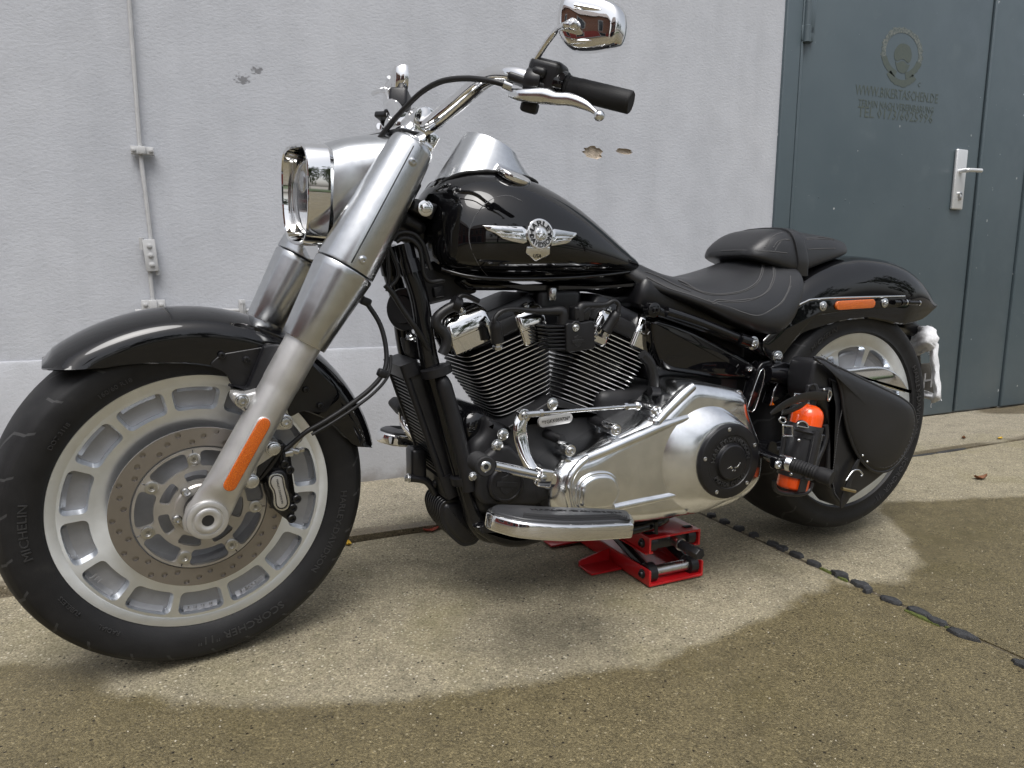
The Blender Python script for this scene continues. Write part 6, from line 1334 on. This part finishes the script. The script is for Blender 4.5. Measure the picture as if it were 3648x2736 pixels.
# voltage regulator
rq = xz('A5', [(385, 1290), (400, 1250), (470, 1235), (520, 1270), (560, 1340), (585, 1430), (560, 1460), (500, 1470), (440, 1420), (400, 1360)], -.02)
rg = obj('voltage_regulator', slab(rounded(rq, .012, 3), -.055, .06, Yp, .012, 4, True), 'satin_black', bike, 40)
for i in range(9): obj('regulator_fin', slab(rounded(offs(rq, -.005), .012, 3), -.050+.0122*i, -.0455+.0122*i, Yp, .001, 1, True), 'satin_black', rg, 40)
# far side: right footboard pad, brake pedal and exhaust
obj('brake_pedal', MB().add(box(at('A5', 195, 760, Y=.33), (.05, .10, .03), rotY(.9), .01, 3)), 'rubber', bike, 50)
obj('pedal_arm', tube([at('A5', 210, 790, Y=.31), at('A5', 215, 850, Y=.30), at('A5', 280, 920, Y=.26)], [.014, .012, .012], 12, 4), 'chrome', bike, 60)
obj('exhaust_pipe', tube([(.70, .20, .30), (.78, .22, .24), (.9, .22, .23), (1.2, .23, .24), (1.9, .25, .27)], [.022, .022, .024, .045, .045], 20, 6), 'chrome', bike, 60)
obj('side_bracket', MB().add(box(at('A5', 275, 1050, Y=.02), (.035, .05, .07), None, .008, 3)).add(tube([at('A5', 240, 1135, Y=.0), at('A5', 330, 1150, Y=.0), at('A5', 380, 1220, Y=.0)], .009, 10, 3)), 'satin_black', bike, 50)
p = at('A5', 238, 1135, Y=-.004); obj('bracket_nut', hexbolt(p, (-1, 0, 0), .008, .01), 'zinc', bike, 40)
pdl = cr2(xz('A5', [(180, 770), (195, 740), (230, 745), (262, 790), (275, 850), (282, 930), (250, 930), (215, 890), (190, 840)], .31), 4)
pdo = obj('pedal_plate', slab(pdl, .300, .315, Yp, .003, 3, True), 'gloss_black', bike, 40)
obj('pedal_edge', tube([(x, .301, z) for x, z in pdl[len(pdl)//2:]]+[(pdl[0][0], .301, pdl[0][1])], .0028, 8, 1), 'chrome', pdo, 60)
# side stand
sst = obj('side_stand', MB().add(tube([at('A8', 1420, 1010, Y=-.14), at('A8', 1360, 1040, Y=-.15), at('A8', 1200, 1085, Y=-.15), at('A8', 900, 1120, Y=-.15)], .011, 12, 4)).add(tube([at('A8', 1357, 1030, Y=-.17), at('A8', 1360, 1110, Y=-.17)], .0045, 8, 1)), 'frame_black', bike, 50)
# ------------------------------------------------------------------ leather swingarm bag
def puff(poly, y_edge, bulge, th, par, name, m):         # leather panel: rounded rim, gently bulging middle
    cx = sum(p[0] for p in poly)/len(poly); cz = sum(p[1] for p in poly)/len(poly); rings = []
    for k, y in ((1, y_edge+th), (1, y_edge+.002), (.992, y_edge), (.975, y_edge-bulge*.25), (.90, y_edge-bulge*.55), (.75, y_edge-bulge*.8), (.5, y_edge-bulge*.95), (.2, y_edge-bulge)):
        rings.append([Vector((cx+(x-cx)*k, y, cz+(z-cz)*k)) for x, z in poly])
    return obj(name, loft(rings), m, par, 50)
def stitches(pts, n, L, r, par, name='stitching'):        # a run of short thread stitches on a polyline
    P = [Vector(p) for p in pts]; d = [0]
    for a, b in zip(P, P[1:]): d.append(d[-1]+(b-a).length)
    def pos(s):
        for i in range(len(P)-1):
            if d[i] <= s <= d[i+1]: return P[i].lerp(P[i+1], (s-d[i])/max(1e-9, d[i+1]-d[i]))
        return P[-1]
    mb = MB()
    for i in range(n):
        s = d[-1]*(i+.2)/n; mb.add(tube([pos(s), pos(s+L)], r, 5, 1))
    o = obj(name, mb, 'stitch', par, None); o['kind'] = 'stuff'; return o
bag = thing('leather_saddlebag', 'black leather swingarm bag with large rounded flap at the rear wheel', 'bag', (1.5, -.24, .14))
FLAP = [(800, 345), (850, 352), (920, 392), (1010, 432), (1150, 500), (1330, 585), (1420, 635), (1480, 690), (1503, 770), (1500, 830), (1470, 930), (1400, 1055), (1320, 1125), (1240, 1138), (1170, 1105), (1095, 1010), (1035, 860), (1003, 700), (988, 580), (950, 470), (880, 395)]
fl = cr2(xz('C2', FLAP, -.275), 4)
BODY = [(785, 352), (840, 350), (960, 440), (1050, 620), (1250, 700), (1440, 800), (1430, 990), (1340, 1085), (1180, 1215), (1010, 1335), (972, 1392), (905, 1305), (868, 1235), (880, 1000), (868, 800), (852, 690), (760, 640), (746, 560), (760, 450)]
bd = rounded(xz('C2', BODY, -.250), .012, 3)
obj('bag_body', slab(bd, -.255, -.175, Yp, .010, 4, True), 'bag_leather', bag, 40)
obj('front_gusset', plate('C2', [(890, 480), (965, 520), (985, 690), (960, 800), (925, 1000), (900, 1180), (915, 1260), (885, 1240), (872, 1180), (882, 1000), (915, 780), (925, 690)], -.262, .01, .004, False, .006), 'bag_leather', bag, 40)
flp = puff(fl, -.268, .014, .006, bag, 'flap', 'bag_leather')
obj('flap_piping', tube([(x, -.2675, z) for x, z in fl]+[(fl[0][0], -.2675, fl[0][1])], .0042, 8, 1), 'bag_leather', flp, 60)
ins = offs(fl, .013); stitches([(x, -.2745, z) for x, z in ins], 95, .0055, .0009, bag)
stitches([at('C2', *q, Y=-.2665) for q in ((955, 800), (930, 1000), (905, 1180), (925, 1280), (965, 1340))], 34, .005, .0009, bag)
stitches([at('C2', *q, Y=-.2665) for q in ((975, 560), (978, 690), (955, 800))], 18, .005, .0009, bag)
# closing strap with its buckle
stp_ = cr2(xz('C2', [(1085, 1050), (1100, 1060), (1075, 1130), (1040, 1220), (1040, 1290), (1010, 1350), (968, 1388), (975, 1300), (1000, 1240), (1040, 1130)], -.270), 3)
obj('strap', slab(stp_, -.2705, -.2665, Yp, .001, 2, True), 'bag_leather', bag, 40)
obj('strap_buckle', tube([at('C2', *q, Y=-.276) for q in ((1003, 1195), (1050, 1130), (1090, 1122), (1118, 1150), (1105, 1165))], .0024, 8, 4), 'zinc', bag, 60)
obj('buckle_bar', tube([at('C2', 975, 1250, Y=-.276), at('C2', 1066, 1270, Y=-.278)], .0042, 10, 1), 'brass', bag, 60)
for q in ((1118, 1020), (1150, 1063)): obj('rivet', ball(at('C2', *q, Y=-.284), .0035, 10), 'zinc', bag, 60)
# carrier ring, top strap and bottle holder
bt0, bt1 = at('C2', 752, 668, Y=-.262), at('C2', 628, 1238, Y=-.262)
bax = (bt0-bt1).normalized(); BL = (bt0-bt1).length; BR = .0365
def bcyl(s0, s1, r0, r1=None, a0=0, a1=360, n=32, th=.0035):
    r1 = r1 or r0; t1 = bax.orthogonal().normalized(); t2 = bax.cross(t1); rings = []
    for s, r in ((s0, r0), (s1, r1)):
        for rr in (r, r+th) if False else (r+th,): rings.append([bt1+bax*s+t1*(rr*math.cos(R_(a0+(a1-a0)*k/n)))+t2*(rr*math.sin(R_(a0+(a1-a0)*k/n))) for k in range(n)])
    return rings
def blathe(prof, n=36): return lathe(prof, bt1, bax, n)
sL = BL*(1238-1180)/570
obj('bottle_sleeve', blathe([(BL*.13, BR+.0005), (BL*.13, BR+.0042), (BL*.135, BR+.0045), (BL*.76, BR+.0045), (BL*.765, BR+.0042), (BL*.765, BR+.0005)]), 'bag_leather', bag, 40)
obj('sleeve_panel', MB().add(tube([bt1+bax*(BL*.15)+Vector((-.006, -BR-.004, 0)), bt1+bax*(BL*.72)+Vector((-.006, -BR-.004, 0))], .011, 10, 1)), 'bag_leather', bag, 60)
stitches([bt1+bax*(BL*s)+Vector((.004, -BR-.0135, 0)) for s in (.18, .4, .68)], 24, .005, .0009, bag); stitches([bt1+bax*(BL*s)+Vector((-.018, -BR-.010, 0)) for s in (.18, .4, .68)], 24, .005, .0009, bag)
sb_ = obj('sleeve_strap', blathe([(BL*.61, BR+.0046), (BL*.612, BR+.0078), (BL*.672, BR+.0078), (BL*.674, BR+.0046)]), 'bag_leather', bag, 40)
obj('base_strap', MB().add(loft([[bt1+bax*s+Vector((-.012+dx, yy, 0)) for dx in (-.011, .011)]+[bt1+bax*s+Vector((-.012+dx, yy+.004, 0)) for dx in (.011, -.011)] for s, yy in ((BL*.16, -BR-.006), (BL*.0, -BR-.005), (-BL*.03, -BR+.01), (-BL*.045, .0))])), 'bag_leather', bag, 40)
obj('base_loop', tube([at('C2', *q, Y=-.285) for q in ((505, 1195), (510, 1250), (560, 1280), (680, 1290), (745, 1265), (765, 1210))], .0055, 10, 5), 'bag_leather', bag, 60)
obj('side_lace', tube([at('C2', *q, Y=-.290) for q in ((860, 810), (865, 880), (845, 960), (810, 1040), (795, 1090))], .0062, 8, 5), 'bag_leather', bag, 60); obj('side_lace', tube([at('C2', *q, Y=-.280) for q in ((575, 880), (560, 980), (540, 1060))], .0055, 8, 4), 'bag_leather', bag, 60)
def rect_buckle(k, c, wd, ht, Y, par, ang=0):
    cx, cy = c; q = [(cx-wd, cy-ht), (cx+wd, cy-ht*.8), (cx+wd, cy+ht), (cx-wd, cy+ht*.9), (cx-wd, cy-ht)]
    return obj('buckle', tube([at(k, *p, Y=Y) for p in q], .0024, 8, 1, smooth=False), 'zinc', par, 50)
rect_buckle('C2', (597, 848), 32, 38, -.309, bag); rect_buckle('C2', (697, 625), 48, 32, -.290, bag)
obj('d_ring', tube([at('C2', *q, Y=-.306) for q in ((665, 815), (670, 795), (700, 783), (732, 800), (740, 828), (700, 822), (665, 815))], .0018, 8, 4), 'zinc', bag, 60)
obj('sleeve_tab', puff(cr2(xz('C2', [(668, 820), (668, 790), (700, 775), (735, 795), (738, 830), (700, 835)], -.303), 3), -.303, .002, .004, bag, 'sleeve_tab', 'bag_leather').data and tube([at('C2', 640, 840, Y=-.302), at('C2', 850, 885, Y=-.302)], .003, 6, 1), 'bag_leather', bag, 60)
for q in ((675, 913), (645, 1045), (620, 1150)): obj('rivet', ball(at('C2', *q, Y=-.3125), .004, 10), 'zinc', bag, 60)
ts = [at('C2', *q, Y=y) for q, y in (((480, 730), -.295), ((540, 690), -.300), ((610, 650), -.302), ((690, 620), -.300), ((770, 605), -.292), ((860, 610), -.282))]
obj('top_strap', ell_loft(ts, [(.002, .004), (.002, .009), (.002, .0105), (.002, .0115), (.002, .0115), (.002, .011)], 10, Vector((.3, -.2, 1))), 'bag_leather', bag, 50)
ts2 = [at('C2', *q, Y=-.292) for q in ((560, 720), (600, 715), (660, 690), (700, 670), (735, 640))]; obj('under_strap', ell_loft(ts2, [(.002, .007)]*5, 10, Vector((.3, -.2, 1))), 'bag_leather', bag, 50)
obj('carrier_tab', plate('C2', [(745, 530), (805, 520), (825, 560), (905, 545), (915, 600), (895, 640), (820, 640), (735, 590)], -.272, .01, .003, False, .004), 'bag_leather', bag, 40)
obj('tab_hole', lathe([(.0, .010), (-.001, .010), (-.001, .008), (.004, .0078), (.004, .0004)], at('C2', 772, 556, Y=-.2725), (0, 1, 0), 18), 'satin_black', bag, 40)
obj('ring', tube([at('C2', *q, Y=-.276) for q in ((885, 565), (898, 580), (895, 615), (880, 640), (878, 600), (885, 565))], .0024, 8, 4), 'zinc', bag, 60)
for q in ((850, 562), (838, 605)): obj('rivet', ball(at('C2', *q, Y=-.275), .004, 10), 'zinc', bag, 60)
obj('ring', tube([at('C2', *q, Y=-.290) for q in ((550, 755), (540, 775), (560, 795), (585, 785), (575, 760), (550, 755))], .0022, 8, 4), 'zinc', bag, 60)
# orange fuel bottle in the holder
btl = thing('fuel_bottle', 'orange metal bottle strapped in the leather holder of the saddlebag', 'bottle', tuple(bt1))
obj('bottle_body', blathe([(-.004, .002), (-.004, BR-.006), (-.002, BR-.002), (.002, BR), (BL*.86, BR), (BL*.90, BR*.97), (BL*.945, BR*.86), (BL*.98, BR*.66), (BL*1.0, BR*.42), (BL*1.005, .012)]), 'orange_paint', btl, 50)
obj('bottle_neck', blathe([(BL*1.0, .0135), (BL*1.06, .0135), (BL*1.07, .016), (BL*1.16, .016), (BL*1.17, .013)], 24), 'satin_black', btl, 40)
# ------------------------------------------------------------------ red scissor jack under the frame
JX0, JX1 = .975, 1.137; JF, JB = -.150, .23
jack = thing('scissor_jack', 'red steel scissor lift jack standing under the motorcycle frame', 'jack', (1.05, .03, 0))
zb0 = .004; hb = at('B6', 1300, 905, Y=JF).z
def chan(x0, x1, y0, y1, z0, z1, th, up, par, name):      # U section lying along y
    if up: prof = [(x0, z0), (x1, z0), (x1, z1), (x1-th, z1), (x1-th, z0+th), (x0+th, z0+th), (x0+th, z1), (x0, z1)]
    else: prof = [(x0, z0), (x0+th, z0), (x0+th, z1-th), (x1-th, z1-th), (x1-th, z0), (x1, z0), (x1, z1), (x0, z1)]
    prof = rounded(prof, .0025, 2)
    return obj(name, slab(prof, y0, y1, Yp, .0008, 1, True), 'red_paint', par, 40)
chan(JX0, JX1, JF, JB, zb0, hb, .0055, True, jack, 'base_channel')
a = at('B6', 1310, 540, Y=JF); b = at('B6', 1885, 415, Y=JF); c_ = at('B6', 1310, 740, Y=JF)
TX0, TX1, TZ1, TZ0 = a.x, b.x, (a.z+b.z)/2, c_.z
top_c = chan(TX0, TX1, JF, JB-.02, TZ0+.006, TZ1, .0055, False, jack, 'top_channel')
obj('channel_lip', box((TX0+.009, (JF+JB)/2, TZ0+.0035), (.022, JB-JF-.02, .005), None, .001, 1), 'red_paint', jack, 40); obj('channel_lip', box((TX1-.009, (JF+JB)/2, TZ0+.0035), (.022, JB-JF-.02, .005), None, .001, 1), 'red_paint', jack, 40)
for yb in (-.035, .17):
    ft_ = obj('foot', MB().add(box(((.885+JX0)/2, yb+.03, .0065), (JX0-.885, .062, .005), None, .001, 1)), 'red_paint', jack, 40)
    obj('gusset', slab([(JX0+.001, .004), (JX0+.001, hb*.92), (.890, .022), (.885, .018), (.885, .004)], yb+.058, yb+.0635, Yp, .0008, 1, True), 'red_paint', jack, 40)
zr = (zb0+hb)/2+.004; zt = (TZ0+TZ1)/2+.002
for z, x0, x1, nm in ((zr, JX0, JX1, 'lower_roller'), (zt, TX0, TX1, 'upper_roller')):
    for xr, sx_ in ((x0, 1), (x1, -1)): obj(nm, lathe([(.007, .0215), (.009, .0235), (.030, .0235), (.032, .020)], (xr, JF+.028, z), (sx_, 0, 0), 24), 'satin_black', jack, 40)
    if z == zr: obj('roller_bar', lathe([(.03, .0135), (x1-x0-.03, .0135)], (x0, JF+.028, z), (1, 0, 0), 20), 'steel', jack, 40)
    else: obj('nut_block', box(((x0+x1)/2, JF+.030, z), (x1-x0-.06, .035, .03), None, .003), 'satin_black', jack, 40)
    p = (x0-.0005, JF+.028, z); obj('pivot_bolt', MB().add(lathe([(0, .0115), (.002, .0115), (.003, .010)], p, (-1, 0, 0), 20)).add(bolt((p[0]-.001, p[1], p[2]), (-1, 0, 0), .0078, .008)), 'satin_black', jack, 40)
sc_ = ((TX0+TX1)/2+.002, JF-.004, zt)
obj('screw', MB().add(lathe([(.04, .011), (-.008, .011), (-.010, .0145), (-.014, .0155), (-.0165, .0145), (-.0165, .010), (-.04, .010)], sc_, (0, 1, 0), 20)), 'steel', jack, 40)
obj('hex_drive', MB().add(lathe([(-.012, .0125), (-.050, .0125), (-.052, .0115)], sc_, (0, 1, 0), 20)).add(lathe([(-.046, .0145), (-.082, .0145), (-.085, .012)], sc_, (0, 1, 0), 6)), 'satin_black', jack, 40)
for x in (JX0+.02, JX1-.02):
    obj('scissor_arm', MB().add(tube([(x, JF+.03, zr), (x+(.004 if x < 1.05 else -.004), JB-.05, zt)], .011, 8, 1)), 'satin_black', jack, 40); obj('scissor_arm', MB().add(tube([(x+.01 if x < 1.05 else x-.01, JB-.05, zr), (x, JF+.03, zt)], .011, 8, 1)), 'satin_black', jack, 40)
obj('saddle_block', box((1.03, .03, (TZ1+.165)/2+.001), (.12, .16, max(.01, .165-TZ1)), None, .004), 'rubber', jack, 40)
# ------------------------------------------------------------------ white rag over the number plate
rr_ = random.Random(11)
def wavy(rows, X0, amp, nsub=5, thick=.007):
    G = [[at('C2', a, b, X=X0+dx) for a, b, dx in r] for r in rows]; G = [cr(r, nsub) for r in G]
    cols = [cr([G[i][j] for i in range(len(G))], nsub) for j in range(len(G[0]))]
    nI, nJ = len(cols[0]), len(cols); front, back = [], []
    for i in range(nI):
        for j in range(nJ):
            p = cols[j][i]; e = i in (0, nI-1) or j in (0, nJ-1)
            d = Vector((rr_.uniform(-1, 1), rr_.uniform(-1, 1), rr_.uniform(-1, 1)))*amp
            wv = amp*2*math.sin(i*.9+j*.35)
            front.append(p+d+Vector((-thick/2*(.2 if e else 1)-wv, 0, 0))); back.append(p+d*.5+Vector((thick/2*(.2 if e else 1)-wv, 0, 0)))
    v = front+back; f = []; B = nI*nJ; id_ = lambda i, j: i*nJ+j
    for i in range(nI-1):
        for j in range(nJ-1):
            f.append((id_(i, j), id_(i, j+1), id_(i+1, j+1), id_(i+1, j))); f.append((B+id_(i, j), B+id_(i+1, j), B+id_(i+1, j+1), B+id_(i, j+1)))
    for i in range(nI-1):
        f.append((id_(i, 0), id_(i+1, 0), B+id_(i+1, 0), B+id_(i, 0))); f.append((id_(i, nJ-1), B+id_(i, nJ-1), B+id_(i+1, nJ-1), id_(i+1, nJ-1)))
    for j in range(nJ-1):
        f.append((id_(0, j), B+id_(0, j), B+id_(0, j+1), id_(0, j+1))); f.append((id_(nI-1, j), id_(nI-1, j+1), B+id_(nI-1, j+1), B+id_(nI-1, j)))
    return v, f
rag = thing('white_rag', 'white frayed rag hanging over the number plate behind the rear wheel', 'rag', (2.06, 0, .36))
obj('folded_cloth', wavy([[(1478, 150, -.03), (1525, 122, -.04), (1580, 120, -.03), (1625, 150, -.01)], [(1462, 195, -.02), (1520, 165, -.05), (1590, 165, -.05), (1640, 195, -.02)], [(1455, 240, -.02), (1510, 220, -.06), (1590, 215, -.06), (1642, 240, -.02)], [(1442, 290, -.01), (1500, 285, -.04), (1580, 265, -.05), (1640, 280, -.02)], [(1448, 312, -.01), (1505, 325, -.02), (1560, 300, -.03), (1610, 300, -.02)]], 2.045, .0016, 5, .014), 'cloth_white', rag, 80)
obj('hanging_strip', wavy([[(1585, 240, -.03), (1615, 235, -.035), (1642, 240, -.03)], [(1588, 320, -.03), (1615, 320, -.04), (1642, 320, -.03)], [(1598, 420, -.025), (1625, 420, -.035), (1648, 415, -.025)], [(1612, 520, -.025), (1635, 520, -.035), (1655, 515, -.025)], [(1612, 600, -.025), (1640, 600, -.035), (1662, 605, -.025)], [(1595, 655, -.02), (1618, 652, -.02), (1650, 640, -.02)]], 2.05, .0011, 5, .010), 'cloth_white', rag, 80)
obj('lower_fold', wavy([[(1503, 553, -.012), (1560, 568, -.014), (1612, 588, -.012)], [(1502, 590, -.012), (1560, 600, -.016), (1614, 615, -.012)], [(1502, 612, -.012), (1560, 625, -.012), (1616, 640, -.012)]], 2.06, .0014, 5, .004), 'cloth_white', rag, 80)
for q in (((1600, 655), (1592, 670), (1595, 688)), ((1650, 640), (1662, 615), (1660, 592)), ((1575, 300), (1588, 308), (1580, 318)), ((1655, 625), (1664, 632), (1668, 640))):
    obj('loose_thread', tube([at('C2', *p, X=2.04) for p in q], .0011, 5, 4), 'cloth_white', rag, None)
